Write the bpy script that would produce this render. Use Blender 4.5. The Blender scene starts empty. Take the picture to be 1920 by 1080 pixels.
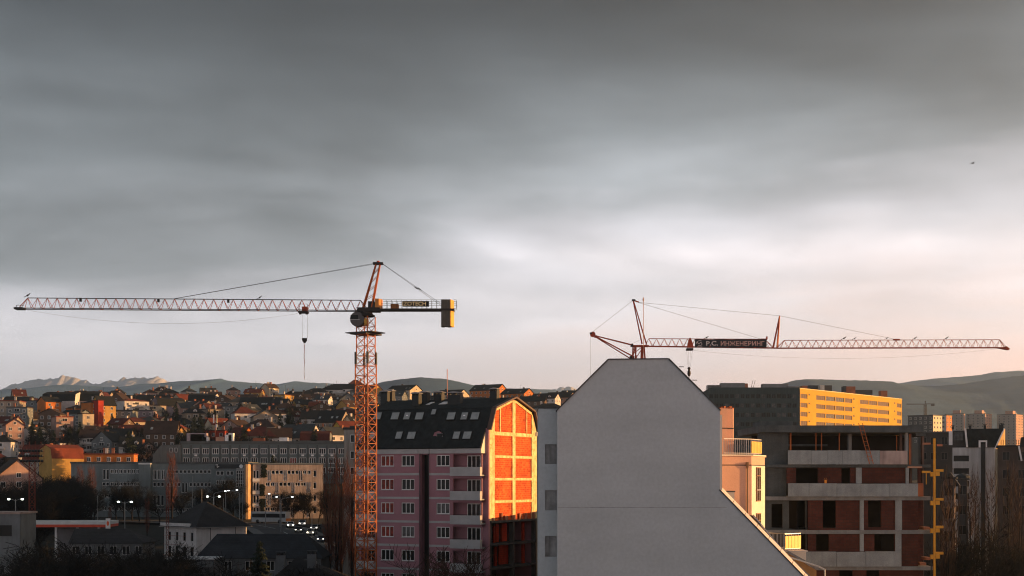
import bpy, math, random
from mathutils import Vector, Matrix
R = math.radians
random.seed(7)
SC = bpy.context.scene
COL = SC.collection
F = 2667.0          # focal length in pixels of a 1920 px wide picture
CX, HY = 960.0, 900.0   # principal column and horizon row of that picture
H = 20.0            # height of the camera above the yard of the pink apartment block

# ------------------------------------------------------------------ camera
cam = bpy.data.cameras.new('Camera')
cam.sensor_width = 36.0
cam.lens = 50.0
cam.shift_y = (HY - 540.0) / 1920.0
cam.clip_start = 0.5
cam.clip_end = 60000
camo = bpy.data.objects.new('Camera', cam)
COL.objects.link(camo)
camo.location = (0, 0, H)
camo.rotation_euler = (R(90), 0, 0)
SC.camera = camo

# ------------------------------------------------------------------ sun and sky
SUN_EL, SUN_AZ = R(6.0), R(4.0)      # azimuth measured from +X (picture right) towards +Y (away)
sund = Vector((math.cos(SUN_EL)*math.cos(SUN_AZ), math.cos(SUN_EL)*math.sin(SUN_AZ), math.sin(SUN_EL)))
sun = bpy.data.lights.new('Sun', 'SUN')
sun.energy = 5.0
sun.angle = R(0.5)
sun.color = (1.0, 0.50, 0.17)
suno = bpy.data.objects.new('Sun', sun)
COL.objects.link(suno)
suno.rotation_euler = sund.to_track_quat('Z', 'Y').to_euler()

world = bpy.data.worlds.new('World')
SC.world = world
world.use_nodes = True
def build_world():
    nt = world.node_tree
    N, L = nt.nodes, nt.links
    N.clear()
    out = N.new('ShaderNodeOutputWorld')
    bg = N.new('ShaderNodeBackground')
    L.new(bg.outputs[0], out.inputs[0])
    sky = N.new('ShaderNodeTexSky')
    sky.sky_type = 'NISHITA'
    sky.sun_disc = False
    sky.sun_elevation = SUN_EL
    sky.sun_rotation = R(90) - SUN_AZ
    tc = N.new('ShaderNodeTexCoord')
    sep = N.new('ShaderNodeSeparateXYZ')
    L.new(tc.outputs['Generated'], sep.inputs[0])
    def math_(op, a, b=None, c=None, clamp=False):
        n = N.new('ShaderNodeMath'); n.operation = op; n.use_clamp = clamp
        for i, v in enumerate((a, b, c)):
            if v is None: continue
            if isinstance(v, (int, float)): n.inputs[i].default_value = v
            else: L.new(v, n.inputs[i])
        return n.outputs[0]
    x, y, z = sep.outputs
    # cloud deck seen in perspective: direction projected on a plane overhead
    zz = math_('ADD', math_('ABSOLUTE', z), 0.10)
    comb = N.new('ShaderNodeCombineXYZ')
    L.new(math_('DIVIDE', x, zz), comb.inputs[0])
    L.new(math_('DIVIDE', y, zz), comb.inputs[1])
    def noise(scale, detail, rough, vec, dist=0.0, off=(0, 0, 0), sc=(1, 1, 1)):
        mp = N.new('ShaderNodeMapping'); mp.inputs['Location'].default_value = off; mp.inputs['Scale'].default_value = sc
        L.new(vec, mp.inputs['Vector'])
        n = N.new('ShaderNodeTexNoise'); n.inputs['Scale'].default_value = scale
        n.inputs['Detail'].default_value = detail; n.inputs['Roughness'].default_value = rough
        n.inputs['Distortion'].default_value = dist
        L.new(mp.outputs[0], n.inputs['Vector'])
        return n.outputs['Fac']
    n1 = noise(0.62, 4, 0.5, comb.outputs[0], 0.4, (-14.17, -1.8, 2.71))
    n2 = noise(1.9, 6, 0.55, comb.outputs[0], 0.3, (8.22, 9.28, -.66), (1.0, 0.8, 1))
    n3 = noise(3.0, 4, 0.55, tc.outputs['Generated'], 0.2, (12.0, 1.32, -4.2), (1.0, 1.0, 9.0))
    # height of the cloud edge: lower away from the sun, wavy
    e = math_('SUBTRACT', z, math_('MULTIPLY', x, 0.10))
    e = math_('ADD', e, math_('MULTIPLY', math_('SUBTRACT', n1, 0.5), 0.16))
    e = math_('ADD', e, math_('MULTIPLY', math_('SUBTRACT', n2, 0.5), 0.06))
    e = math_('ADD', e, math_('MULTIPLY', math_('SUBTRACT', n3, 0.5), 0.05))
    ramp = N.new('ShaderNodeValToRGB')
    L.new(e, ramp.inputs[0])
    cr = ramp.color_ramp
    stops = [(0.0, (1.0, .80, .74)), (.07, (.96, .86, .86)), (.12, (.89, .86, .905)), (.16, (.58, .575, .62)),
             (.20, (.30, .322, .35)), (.24, (.165, .184, .202)), (.29, (.080, .091, .101)), (.335, (.028, .033, .038)),
             (.50, (.060, .071, .083)), (1.0, (.15, .176, .205))]
    while len(cr.elements) > 1: cr.elements.remove(cr.elements[-1])
    cr.elements[0].position = stops[0][0]; cr.elements[0].color = (*stops[0][1], 1)
    for p, c in stops[1:]:
        el = cr.elements.new(p); el.color = (*c, 1)
    # low sky warms towards the sun
    wf = math_('MULTIPLY', math_('MULTIPLY', math_('ADD', x, .15), 1.3, clamp=True), math_('SUBTRACT', 1.0, math_('MULTIPLY', e, 6.5), clamp=True), clamp=True)
    wm = N.new('ShaderNodeMix'); wm.data_type = 'RGBA'; wm.blend_type = 'MULTIPLY'; L.new(wf, wm.inputs['Factor'])
    L.new(ramp.outputs[0], wm.inputs['A']); wm.inputs['B'].default_value = (1.25, .82, .66, 1)
    # broad light and dark patches of the deck
    patch = noise(.85, 4, 0.5, comb.outputs[0], 0.5, (-2.81, .99, -3.1))
    mr = N.new('ShaderNodeMapRange'); mr.inputs['From Min'].default_value = .3; mr.inputs['From Max'].default_value = .7
    mr.inputs['To Min'].default_value = .42; mr.inputs['To Max'].default_value = 1.42
    L.new(patch, mr.inputs['Value'])
    mul = N.new('ShaderNodeMix'); mul.data_type = 'RGBA'; mul.blend_type = 'MULTIPLY'; mul.inputs['Factor'].default_value = 1
    L.new(wm.outputs['Result'], mul.inputs['A']); 
    cg = N.new('ShaderNodeCombineColor')
    for i in range(3): L.new(mr.outputs[0], cg.inputs[i])
    cm = N.new('ShaderNodeMix'); cm.data_type = 'RGBA'
    up = N.new('ShaderNodeMapRange'); up.inputs['From Min'].default_value = .08; up.inputs['From Max'].default_value = .20
    L.new(z, up.inputs['Value']); L.new(up.outputs[0], cm.inputs['Factor'])
    cm.inputs['A'].default_value = (1, 1, 1, 1); L.new(cg.outputs[0], cm.inputs['B'])
    L.new(cm.outputs['Result'], mul.inputs['B'])
    # the clear sky above the deck, showing through a little
    sk = N.new('ShaderNodeMix'); sk.data_type = 'RGBA'; sk.blend_type = 'MIX'; sk.inputs['Factor'].default_value = 0.10
    sc_ = N.new('ShaderNodeMix'); sc_.data_type = 'RGBA'; sc_.blend_type = 'MULTIPLY'; sc_.inputs['Factor'].default_value = 1
    L.new(sky.outputs[0], sc_.inputs['A']); sc_.inputs['B'].default_value = (.1, .1, .1, 1)
    L.new(mul.outputs['Result'], sk.inputs['A']); L.new(sc_.outputs['Result'], sk.inputs['B'])
    L.new(sk.outputs['Result'], bg.inputs['Color'])
    bg.inputs['Strength'].default_value = 0.84
build_world()
vs = SC.view_settings
vs.view_transform = 'Standard'; vs.look = 'None'; vs.exposure = 0.95; vs.gamma = 1.0; vs.use_curve_mapping = False
SC.cycles.filter_width = 1.1
SC.cycles.max_bounces = 5
SC.cycles.diffuse_bounces = 2
SC.cycles.glossy_bounces = 2
SC.cycles.volume_bounces = 0
SC.cycles.transparent_max_bounces = 8

# ------------------------------------------------------------------ helpers
def X(px, Y): return (px - CX) / F * Y
def Z(py, Y): return H + (HY - py) / F * Y
def P(px, py, Y): return Vector((X(px, Y), Y, Z(py, Y)))
def lerp(a, b, t): return a + (b - a) * t
def interp(tab, v):
    if v <= tab[0][0]: return tab[0][1]
    for (a, za), (b, zb) in zip(tab, tab[1:]):
        if v <= b:
            t = (v - a) / (b - a); t = t * t * (3 - 2 * t) * .5 + t * .5
            return lerp(za, zb, t)
    return tab[-1][1]

class MB:
    def __init__(s): s.v = []; s.f = []; s.m = []
    def add(s, vs, fs, mi=0):
        o = len(s.v); s.v += [tuple(p) for p in vs]
        s.f += [tuple(i + o for i in f) for f in fs]; s.m += [mi] * len(fs); return s
    def box(s, x0, x1, y0, y1, z0, z1, mi=0):
        return s.add([(x0,y0,z0),(x1,y0,z0),(x1,y1,z0),(x0,y1,z0),(x0,y0,z1),(x1,y0,z1),(x1,y1,z1),(x0,y1,z1)],
              [(0,3,2,1),(4,5,6,7),(0,1,5,4),(1,2,6,5),(2,3,7,6),(3,0,4,7)], mi)
    def hull(s, a, b, mi=0):            # two rings of equal count joined and capped
        n = len(a)
        return s.add(list(a) + list(b), [tuple(range(n))[::-1], tuple(range(n, 2*n))] +
              [(i, (i+1) % n, n + (i+1) % n, n + i) for i in range(n)], mi)
    def prism_xz(s, pts, y0, y1, mi=0): return s.hull([(x, y0, z) for x, z in pts], [(x, y1, z) for x, z in pts], mi)
    def prism_yz(s, pts, x0, x1, mi=0): return s.hull([(x0, y, z) for y, z in pts], [(x1, y, z) for y, z in pts], mi)
    def prism_xy(s, pts, z0, z1, mi=0): return s.hull([(x, y, z0) for x, y in pts], [(x, y, z1) for x, y in pts], mi)
    def tube(s, p, q, r, n=6, r2=None, mi=0):
        p, q = Vector(p), Vector(q); d = q - p
        if d.length < 1e-6: return s
        d.normalize(); u = d.cross(Vector((0, 0, 1)))
        if u.length < 1e-3: u = d.cross(Vector((0, 1, 0)))
        u.normalize(); w = d.cross(u); r2 = r if r2 is None else r2
        ring = lambda c, rr: [c + (u*math.cos(2*math.pi*(i+.5)/n) + w*math.sin(2*math.pi*(i+.5)/n)) * rr for i in range(n)]
        return s.hull(ring(p, r), ring(q, r2), mi)
    def bar(s, p, q, w, mi=0): return s.tube(p, q, w * .7071, 4, None, mi)
    def path(s, pts, r, n=5, mi=0):
        for a, b in zip(pts, pts[1:]): s.tube(a, b, r, n, None, mi)
        return s
    def lathe(s, prof, n=12, c=(0, 0), mi=0):
        for (r0, z0), (r1, z1) in zip(prof, prof[1:]):
            s.hull([(c[0]+r0*math.cos(2*math.pi*i/n), c[1]+r0*math.sin(2*math.pi*i/n), z0) for i in range(n)],
                   [(c[0]+r1*math.cos(2*math.pi*i/n), c[1]+r1*math.sin(2*math.pi*i/n), z1) for i in range(n)], mi)
        return s
    def mesh(s, name, mats):
        me = bpy.data.meshes.new(name)
        me.from_pydata(s.v, [], s.f)
        for m in (mats if isinstance(mats, (list, tuple)) else [mats]): me.materials.append(m)
        if any(s.m): me.polygons.foreach_set('material_index', s.m)
        me.update()
        return me
    def build(s, name, mats, parent=None, loc=None, rz=0.0):
        return put(name, s.mesh(name, mats), parent, loc, rz)
def put(name, me, parent=None, loc=None, rz=0.0, rx=0.0, scale=None):
    o = bpy.data.objects.new(name, me); COL.objects.link(o)
    if parent is not None: o.parent = parent
    if loc is not None: o.location = loc
    if rz or rx: o.rotation_euler = (rx, 0, rz)
    if scale is not None: o.scale = scale if hasattr(scale, '__len__') else (scale,)*3
    return o
def tag(o, label, cat, group=None):
    o['label'] = label; o['category'] = cat
    if group: o['group'] = group
    return o
def thing(name, label, cat, loc=(0, 0, 0), rz=0.0, group=None):
    o = bpy.data.objects.new(name, None); COL.objects.link(o)
    o.empty_display_size = .2; o.location = loc; o.rotation_euler = (0, 0, rz)
    return tag(o, label, cat, group)
def structure(o): o['kind'] = 'structure'; return o
def copy_tree(src, loc, rz, label=None, group=None, scale=None):
    r = src.copy(); COL.objects.link(r); r.location = loc; r.rotation_euler = (0, 0, rz)
    if scale is not None: r.scale = (scale,)*3
    if label: r['label'] = label
    if group: r['group'] = group
    for ch in src.children:
        c = ch.copy(); COL.objects.link(c); c.parent = r
        for g in ch.children:
            d = g.copy(); COL.objects.link(d); d.parent = c
    return r
class Frame:
    """A wall frame standing at world (ox, oy) turned by rz; finds the local x (and height) of a pixel on the plane local y = yl."""
    def __init__(s, ox, oy, oz, rz): s.o = Vector((ox, oy, oz)); s.c, s.s = math.cos(rz), math.sin(rz); s.rz = rz
    def lx(s, px, yl=0.0):
        t = (px - CX) / F           # X = t*Y
        # X = ox + c*x - s*yl ; Y = oy + s*x + c*yl
        return (t * (s.o.y + s.c*yl) - s.o.x + s.s*yl) / (s.c - t * s.s)
    def Y(s, px, yl=0.0): return s.o.y + s.s * s.lx(px, yl) + s.c * yl
    def lz(s, px, py, yl=0.0): return Z(py, s.Y(px, yl)) - s.o.z
    def ly(s, px, xl=0.0):
        t = (px - CX) / F
        return (t * (s.o.y + s.s*xl) - s.o.x - s.c*xl) / (-s.s - t * s.c)

# ------------------------------------------------------------------ materials
MATS = {}
def M(name, col, rough=.85, var=.18, scale=.6, bump=0.0, metal=0.0, streak=0.0, fine=0.0, spec=.3, dark=None, course=0.0):
    if name in MATS: return MATS[name]
    m = bpy.data.materials.new(name); m.use_nodes = True
    nt = m.node_tree; N, L = nt.nodes, nt.links
    b = N['Principled BSDF']
    b.inputs['Roughness'].default_value = rough; b.inputs['Metallic'].default_value = metal
    b.inputs['Specular IOR Level'].default_value = spec
    g = N.new('ShaderNodeNewGeometry')
    def noise(sc, det, vec):
        n = N.new('ShaderNodeTexNoise'); n.inputs['Scale'].default_value = sc; n.inputs['Detail'].default_value = det
        n.inputs['Roughness'].default_value = .6; L.new(vec, n.inputs['Vector']); return n.outputs['Fac']
    def rng(v, lo, hi, a=.3, bb=.7):
        r = N.new('ShaderNodeMapRange'); r.inputs['From Min'].default_value = a; r.inputs['From Max'].default_value = bb
        r.inputs['To Min'].default_value = lo; r.inputs['To Max'].default_value = hi; L.new(v, r.inputs['Value']); return r.outputs[0]
    fac = rng(noise(scale, 5, g.outputs['Position']), 1 - var, 1 + var)
    def times(a, c):
        n = N.new('ShaderNodeMath'); n.operation = 'MULTIPLY'; L.new(a, n.inputs[0]); L.new(c, n.inputs[1]); return n.outputs[0]
    if fine: fac = times(fac, rng(noise(scale * 22, 3, g.outputs['Position']), 1 - fine, 1 + fine))
    if course:
        mp = N.new('ShaderNodeMapping'); mp.inputs['Scale'].default_value = (.10, .10, .55)
        L.new(g.outputs['Position'], mp.inputs['Vector'])
        fac = times(fac, rng(noise(1.0, 6, mp.outputs[0]), 1 - course, 1 + course))
    if streak:
        mp = N.new('ShaderNodeMapping'); mp.inputs['Scale'].default_value = (1.0, 1.0, .07)
        L.new(g.outputs['Position'], mp.inputs['Vector'])
        fac = times(fac, rng(noise(2.2, 5, mp.outputs[0]), 1 - streak, 1 + streak * .25, .35, .6))
    mx = N.new('ShaderNodeMix'); mx.data_type = 'RGBA'; mx.blend_type = 'MULTIPLY'; mx.inputs['Factor'].default_value = 1
    mx.inputs['A'].default_value = (*col, 1)
    cc = N.new('ShaderNodeCombineColor')
    for i in range(3): L.new(fac, cc.inputs[i])
    L.new(cc.outputs[0], mx.inputs['B'])
    res = mx.outputs['Result']
    if dark:                                # patches of a second colour
        m2 = N.new('ShaderNodeMix'); m2.data_type = 'RGBA'
        L.new(rng(noise(scale * 1.7, 6, g.outputs['Position']), 0, 1, .52, .66), m2.inputs['Factor'])
        L.new(res, m2.inputs['A']); m2.inputs['B'].default_value = (*dark, 1); res = m2.outputs['Result']
    L.new(res, b.inputs['Base Color'])
    if bump:
        bp = N.new('ShaderNodeBump'); bp.inputs['Strength'].default_value = bump; bp.inputs['Distance'].default_value = .03
        L.new(noise(scale * 14, 4, g.outputs['Position']), bp.inputs['Height']); L.new(bp.outputs[0], b.inputs['Normal'])
    MATS[name] = m; return m
def brick_mat(name, c1, c2, mortar, bw=.30, bh=.14, ms=.012, var=.25, mapping='xz', rough=.9, streak=0.0):
    m = M(name, c1, rough, var, .5, 0, 0, streak)
    nt = m.node_tree; N, L = nt.nodes, nt.links
    b = N['Principled BSDF']
    tc = N.new('ShaderNodeTexCoord'); sp = N.new('ShaderNodeSeparateXYZ'); L.new(tc.outputs['Object'], sp.inputs[0])
    ad = N.new('ShaderNodeMath'); ad.operation = 'ADD'; L.new(sp.outputs[0], ad.inputs[0]); L.new(sp.outputs[1], ad.inputs[1])
    cb = N.new('ShaderNodeCombineXYZ'); L.new(ad.outputs[0], cb.inputs[0]); L.new(sp.outputs[2], cb.inputs[1])
    br = N.new('ShaderNodeTexBrick'); L.new(cb.outputs[0], br.inputs['Vector'])
    br.inputs['Color1'].default_value = (*c1, 1); br.inputs['Color2'].default_value = (*c2, 1); br.inputs['Mortar'].default_value = (*mortar, 1)
    br.inputs['Scale'].default_value = 1.0; br.inputs['Mortar Size'].default_value = ms
    br.inputs['Brick Width'].default_value = bw; br.inputs['Row Height'].default_value = bh
    for n in N:
        if n.bl_idname == 'ShaderNodeMix' and n.blend_type == 'MULTIPLY': L.new(br.outputs['Color'], n.inputs['A'])
    bp = N.new('ShaderNodeBump'); bp.inputs['Strength'].default_value = .6; bp.inputs['Distance'].default_value = .02; bp.invert = True
    L.new(br.outputs['Fac'], bp.inputs['Height']); L.new(bp.outputs[0], b.inputs['Normal'])
    return m
def glow(name, col, strength):
    if name in MATS: return MATS[name]
    m = bpy.data.materials.new(name); m.use_nodes = True
    b = m.node_tree.nodes['Principled BSDF']; b.inputs['Base Color'].default_value = (*col, 1)
    b.inputs['Emission Color'].default_value = (*col, 1); b.inputs['Emission Strength'].default_value = strength
    MATS[name] = m; return m

GLASS = M('window_glass', (.010, .013, .014), .12, .1, .3, spec=.10)
GLASS2 = M('curtained_glass', (.075, .078, .08), .25, .6, 1.3, spec=.2)
GLASSR = M('red_reflection_glass', (.20, .026, .016), .2, .8, 2.2, spec=.1)  # sunset reflection painted as a red pane colour
WHITEF = M('white_window_frame', (.78, .78, .78), .5, .1)
STEEL = M('dark_steel', (.024, .029, .031), .6, .2)
GALV = M('galvanised_metal', (.42, .43, .44), .4, .15, 2.0, metal=.6)
CONC = M('raw_concrete', (.24, .262, .272), .92, .22, .9, .5, streak=.12, fine=.12)
CONCD = M('weathered_concrete', (.088, .105, .112), .92, .3, .5, .4, streak=.15, fine=.12)
BLACKROOF = M('black_shingle_roof', (.017, .023, .025), .9, .45, 1.6, .6, fine=.3)

# ------------------------------------------------------------------ wall with openings, windows
def wall_open(mb, x0, x1, z0, z1, ops, t=.3, y=0.0, mi=0):
    """Wall on local plane y (facing -y) with rectangular openings (a,b,c,d) = x from a to b, z from c to d; reveals t deep."""
    xs = sorted({x0, x1} | {v for o in ops for v in o[:2] if x0 < v < x1})
    zs = sorted({z0, z1} | {v for o in ops for v in o[2:4] if z0 < v < z1})
    def inside(xm, zm): return any(a < xm < b and c < zm < d for a, b, c, d in [o[:4] for o in ops])
    for j in range(len(zs) - 1):
        i = 0
        while i < len(xs) - 1:
            if inside((xs[i] + xs[i+1]) / 2, (zs[j] + zs[j+1]) / 2): i += 1; continue
            k = i
            while k + 1 < len(xs) - 1 and not inside((xs[k+1] + xs[k+2]) / 2, (zs[j] + zs[j+1]) / 2): k += 1
            mb.add([(xs[i], y, zs[j]), (xs[k+1], y, zs[j]), (xs[k+1], y, zs[j+1]), (xs[i], y, zs[j+1])], [(0, 1, 2, 3)], mi)
            i = k + 1
    for a, b, c, d in [o[:4] for o in ops]:
        mb.add([(a,y,c),(b,y,c),(b,y,d),(a,y,d),(a,y+t,c),(b,y+t,c),(b,y+t,d),(a,y+t,d)],
               [(0,1,5,4),(1,2,6,5),(2,3,7,6),(3,0,4,7)], mi)
    return mb
WIN = {}
def window_meshes(w, h, n, transom, fr, fmat, gmat):
    k = (round(w, 2), round(h, 2), n, transom, fr, fmat.name, gmat.name)
    if k not in WIN:
        f = MB(); w, h = k[0], k[1]; d = .07
        f.box(-w/2, w/2, -d, 0, 0, fr); f.box(-w/2, w/2, -d, 0, h-fr, h)
        for i in range(n + 1):
            c = lerp(-w/2 + fr/2, w/2 - fr/2, i / n); f.box(c-fr/2, c+fr/2, -d*.9, 0, fr, h-fr)
        if transom: f.box(-w/2+fr, w/2-fr, -d*.8, 0, h*transom-fr/2, h*transom+fr/2)
        g = MB(); g.box(-w/2+.01, w/2-.01, -.02, .0, .01, h-.01)
        WIN[k] = (f.mesh('window', fmat), g.mesh('pane', gmat))
    return WIN[k]
def window(parent, x, y, z, w, h, n=2, transom=0, fr=.07, fmat=None, gmat=None, rz=0.0):
    fm, gm = window_meshes(w, h, n, transom, fr, fmat or WHITEF, gmat or GLASS)
    o = put('window', fm, parent, (x, y, z), rz)
    put('pane', gm, o)
    return o
FARWIN = {}
def far_window(parent, x, y, z, w, h, rz=0.0, gmat=None, fmat=None):
    gmat = gmat or GLASS; fmat = fmat or WHITEF
    k = (round(w, 1), round(h, 1), gmat.name, fmat.name)
    if k not in FARWIN:
        w_, h_ = k[0], k[1]; b = MB()
        b.box(-w_/2, w_/2, -.06, .02, 0, h_, 0)
        for i in range(2):
            b.box(lerp(-w_/2+.1, .05, i), lerp(-.05, w_/2-.1, i), -.08, -.05, .1, h_-.1, 1)
        FARWIN[k] = b.mesh('window', [fmat, gmat])
    return put('window', FARWIN[k], parent, (x, y, z), rz)

# ------------------------------------------------------------------ terrain
HILL = [(0,-19.5),(200,-18.8),(300,-16),(340,-12.8),(360,-11.5),(420,-10.5),(480,-4),(560,9),(700,27),(880,46),(960,47),(1150,32),(1500,16),(1900,35),(2300,50),(3600,80)]
PLAIN = [(0,-19),(200,-18),(300,-17),(420,-16),(560,-14),(900,-2),(1300,20),(1600,40),(2300,70),(3600,110)]
def ground(x, y):
    s = x / max(y, 60.0)
    w = min(1, max(0, (s - .045) / .09)); w = w*w*(3-2*w)
    z = lerp(interp(HILL, y), interp(PLAIN, y), w)
    if y > 480: z += 2.5*math.sin(x*.018+y*.004)*min(1, (y-480)/200) + 1.2*math.sin(x*.047-y*.021)*min(1, (y-480)/200)
    return H + z
def build_ground():
    ys = []; y = -120.0
    while y < 3500:
        ys.append(y); y += 14 if y < 1000 else 50
    n = 90; v = []; f = []
    for y in ys:
        half = 150 + max(0, y) * .62
        for i in range(n + 1):
            x = lerp(-half, half, i / n); v.append((x, y, ground(x, y)))
    for j in range(len(ys) - 1):
        for i in range(n):
            a = j*(n+1)+i; f.append((a, a+1, a+n+2, a+n+1))
    b = MB(); b.add(v, f)
    o = b.build('ground', M('ground_earth', (.020, .021, .018), .95, .5, .05, .3, dark=(.010, .012, .010)))
    for p in o.data.polygons: p.use_smooth = True
    structure(o)
build_ground()
# ------------------------------------------------------------------ mountains
from mathutils import noise as mnoise
def ridge(name, sky, Yf, Yp, Yb, zf, mat, px0, px1, rough, step=7, rows=16):
    v = []; f = []; cols = []
    px = px0
    while px <= px1: cols.append(px); px += step
    for px in cols:
        top = Z(interp_lin(sky, px), Yp)
        for j in range(rows + 1):
            t = j / rows
            Y = lerp(Yf, Yp, t / .7) if t <= .7 else lerp(Yp, Yb, (t - .7) / .3)
            u = t / .7 if t <= .7 else 1 - (t - .7) / .3
            u = max(0.0, u); prof = u ** .9
            x = X(px, Yp) * (lerp(.93, 1, u) if t <= .7 else 1.03)
            nz = mnoise.fractal(Vector((x, Y, 0)) / (Yp * .05), 1.0, 2.0, 5)
            nn = mnoise.fractal(Vector((x, Y, 9)) / (Yp * .006), 1.0, 2.0, 3)
            a = rough * (1 - abs(2*u - 1) * .6)
            v.append((x, Y, zf + (top - zf) * prof + (nz * a * (1 if u < .98 else .0) + nn * rough * (.5 if rough > 50 else .16))))
    n = rows + 1
    for i in range(len(cols) - 1):
        for j in range(rows):
            a = i*n+j; f.append((a, a+n, a+n+1, a+1))
    o = MB().add(v, f).build(name, mat)
    for p in o.data.polygons: p.use_smooth = True
    return structure(o)
def forest_bump(m, sc, dist):
    nt = m.node_tree; g = nt.nodes.new('ShaderNodeNewGeometry'); n = nt.nodes.new('ShaderNodeTexNoise'); n.inputs['Scale'].default_value = sc; n.inputs['Detail'].default_value = 6; n.inputs['Roughness'].default_value = .7
    nt.links.new(g.outputs['Position'], n.inputs['Vector']); b = nt.nodes.new('ShaderNodeBump'); b.inputs['Strength'].default_value = 1.0; b.inputs['Distance'].default_value = dist
    nt.links.new(n.outputs['Fac'], b.inputs['Height']); nt.links.new(b.outputs[0], nt.nodes['Principled BSDF'].inputs['Normal'])
def interp_lin(tab, v):
    if v <= tab[0][0]: return tab[0][1]
    for (a, za), (b, zb) in zip(tab, tab[1:]):
        if v <= b: return lerp(za, zb, (v - a) / (b - a))
    return tab[-1][1]
WOOD = M('haze_blue_forest', (.050, .125, .215), .95, .25, .008, dark=(.078, .15, .225))  # blue of haze and shade put into the base colour
WOODS = M('haze_blue_snowy_forest', (.13, .275, .42), .95, .15, .006, dark=(.19, .33, .45))  # haze blue in the base colour again, paler with snow
forest_bump(WOOD, .05, 6); forest_bump(WOODS, .04, 5)
SNOW = M('mountain_snow', (.85, .86, .90), .8, .08, .004, dark=(.70, .73, .78))
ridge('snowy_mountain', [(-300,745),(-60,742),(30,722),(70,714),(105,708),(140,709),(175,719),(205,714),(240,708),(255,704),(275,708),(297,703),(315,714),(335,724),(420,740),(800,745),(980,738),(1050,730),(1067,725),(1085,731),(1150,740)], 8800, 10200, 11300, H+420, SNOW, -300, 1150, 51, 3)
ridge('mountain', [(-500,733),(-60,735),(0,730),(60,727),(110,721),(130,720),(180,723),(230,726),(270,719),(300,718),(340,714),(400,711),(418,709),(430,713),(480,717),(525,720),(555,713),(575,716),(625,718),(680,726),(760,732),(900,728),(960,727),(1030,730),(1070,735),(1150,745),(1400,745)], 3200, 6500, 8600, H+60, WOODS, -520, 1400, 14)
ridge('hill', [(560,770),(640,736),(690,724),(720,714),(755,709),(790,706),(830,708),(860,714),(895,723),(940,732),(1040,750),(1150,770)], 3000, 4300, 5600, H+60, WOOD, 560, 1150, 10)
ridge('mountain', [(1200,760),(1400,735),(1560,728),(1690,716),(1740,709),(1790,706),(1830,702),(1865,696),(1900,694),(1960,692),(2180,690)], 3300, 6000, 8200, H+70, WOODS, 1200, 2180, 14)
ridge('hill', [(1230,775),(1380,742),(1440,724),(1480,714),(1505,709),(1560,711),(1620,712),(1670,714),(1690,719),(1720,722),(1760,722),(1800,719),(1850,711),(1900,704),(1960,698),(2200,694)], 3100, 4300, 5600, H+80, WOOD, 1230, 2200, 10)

# ------------------------------------------------------------------ haze
def build_haze():
    b = MB().box(-5600, 2850, -2500, 11600, -30, 900)
    m = bpy.data.materials.new('haze_air'); m.use_nodes = True
    nt = m.node_tree; nt.nodes.clear()
    out = nt.nodes.new('ShaderNodeOutputMaterial'); v = nt.nodes.new('ShaderNodeVolumePrincipled')
    v.inputs['Color'].default_value = (.60, .81, 1.0, 1); v.inputs['Density'].default_value = HAZE
    v.inputs['Anisotropy'].default_value = 0.6
    nt.links.new(v.outputs[0], out.inputs['Volume'])
    o = b.build('haze', m); o['kind'] = 'stuff'
    tag(o, 'thin grey blue air between the city and the mountains', 'haze')
HAZE = 0.95e-4
build_haze()

# ------------------------------------------------------------------ the near house with the blank grey gable
PLASTER = M('pale_grey_render', (.46, .505, .535), .92, .06, .22, .35, fine=.06, course=.06)
PLASTD = M('stained_grey_render', (.28, .285, .29), .92, .3, 1.6, .4, streak=.4)
SALMON = M('salmon_render', (.60, .37, .29), .9, .08, .6, .2, fine=.06)
CREAM = M('cream_render', (.72, .66, .58), .9, .07, .6, .2, fine=.05)
COPING = M('dark_sheet_coping', (.05, .052, .055), .5, .2)
YPANEL = M('yellow_translucent_panel', (.72, .42, .04), .35, .12, 1.5)
TIMBER = M('varnished_timber', (.42, .22, .08), .6, .2, 2.0)
def railing(parent, pts, z, h, npost, panel_seg=None, name='railing'):
    """Handrail along pts (xy list) with balusters; panel_seg lists the segments filled with yellow panels."""
    r = MB()
    for (a, b) in zip(pts, pts[1:]):
        a3, b3 = Vector((*a, z + h)), Vector((*b, z + h)); r.bar(a3, b3, .05)
        r.bar(a3 - Vector((0,0,h-.1)), b3 - Vector((0,0,h-.1)), .035)
    rail = r.build(name, GALV, parent)
    for si, (a, b) in enumerate(zip(pts, pts[1:])):
        L = math.hypot(b[0]-a[0], b[1]-a[1]); n = max(2, int(L / .17))
        for i in range(n + 1):
            t = i / n; x, y = lerp(a[0], b[0], t), lerp(a[1], b[1], t); thick = i % npost == 0
            MB().box(-.022 if thick else -.011, .022 if thick else .011, -.02, .02, 0, h-.03).build('baluster', GALV, rail, (x, y, z))
        if panel_seg and si in panel_seg:
            m = max(1, int(round(L / .34)))
            for i in range(m):
                t0, t1 = (i + .06) / m, (i + .94) / m
                p0 = (lerp(a[0], b[0], t0), lerp(a[1], b[1], t0)); p1 = (lerp(a[0], b[0], t1), lerp(a[1], b[1], t1))
                d = Vector((p1[0]-p0[0], p1[1]-p0[1], 0)).normalized(); nn = Vector((d.y, -d.x, 0)) * .012
                q = [Vector((*p0, z+.12))+nn*3, Vector((*p1, z+.12))+nn*3, Vector((*p1, z+.12))+nn*5, Vector((*p0, z+.12))+nn*5]
                MB().hull(q, [w + Vector((0,0,h-.26)) for w in q]).build('panel', YPANEL, rail)
    return rail
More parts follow.
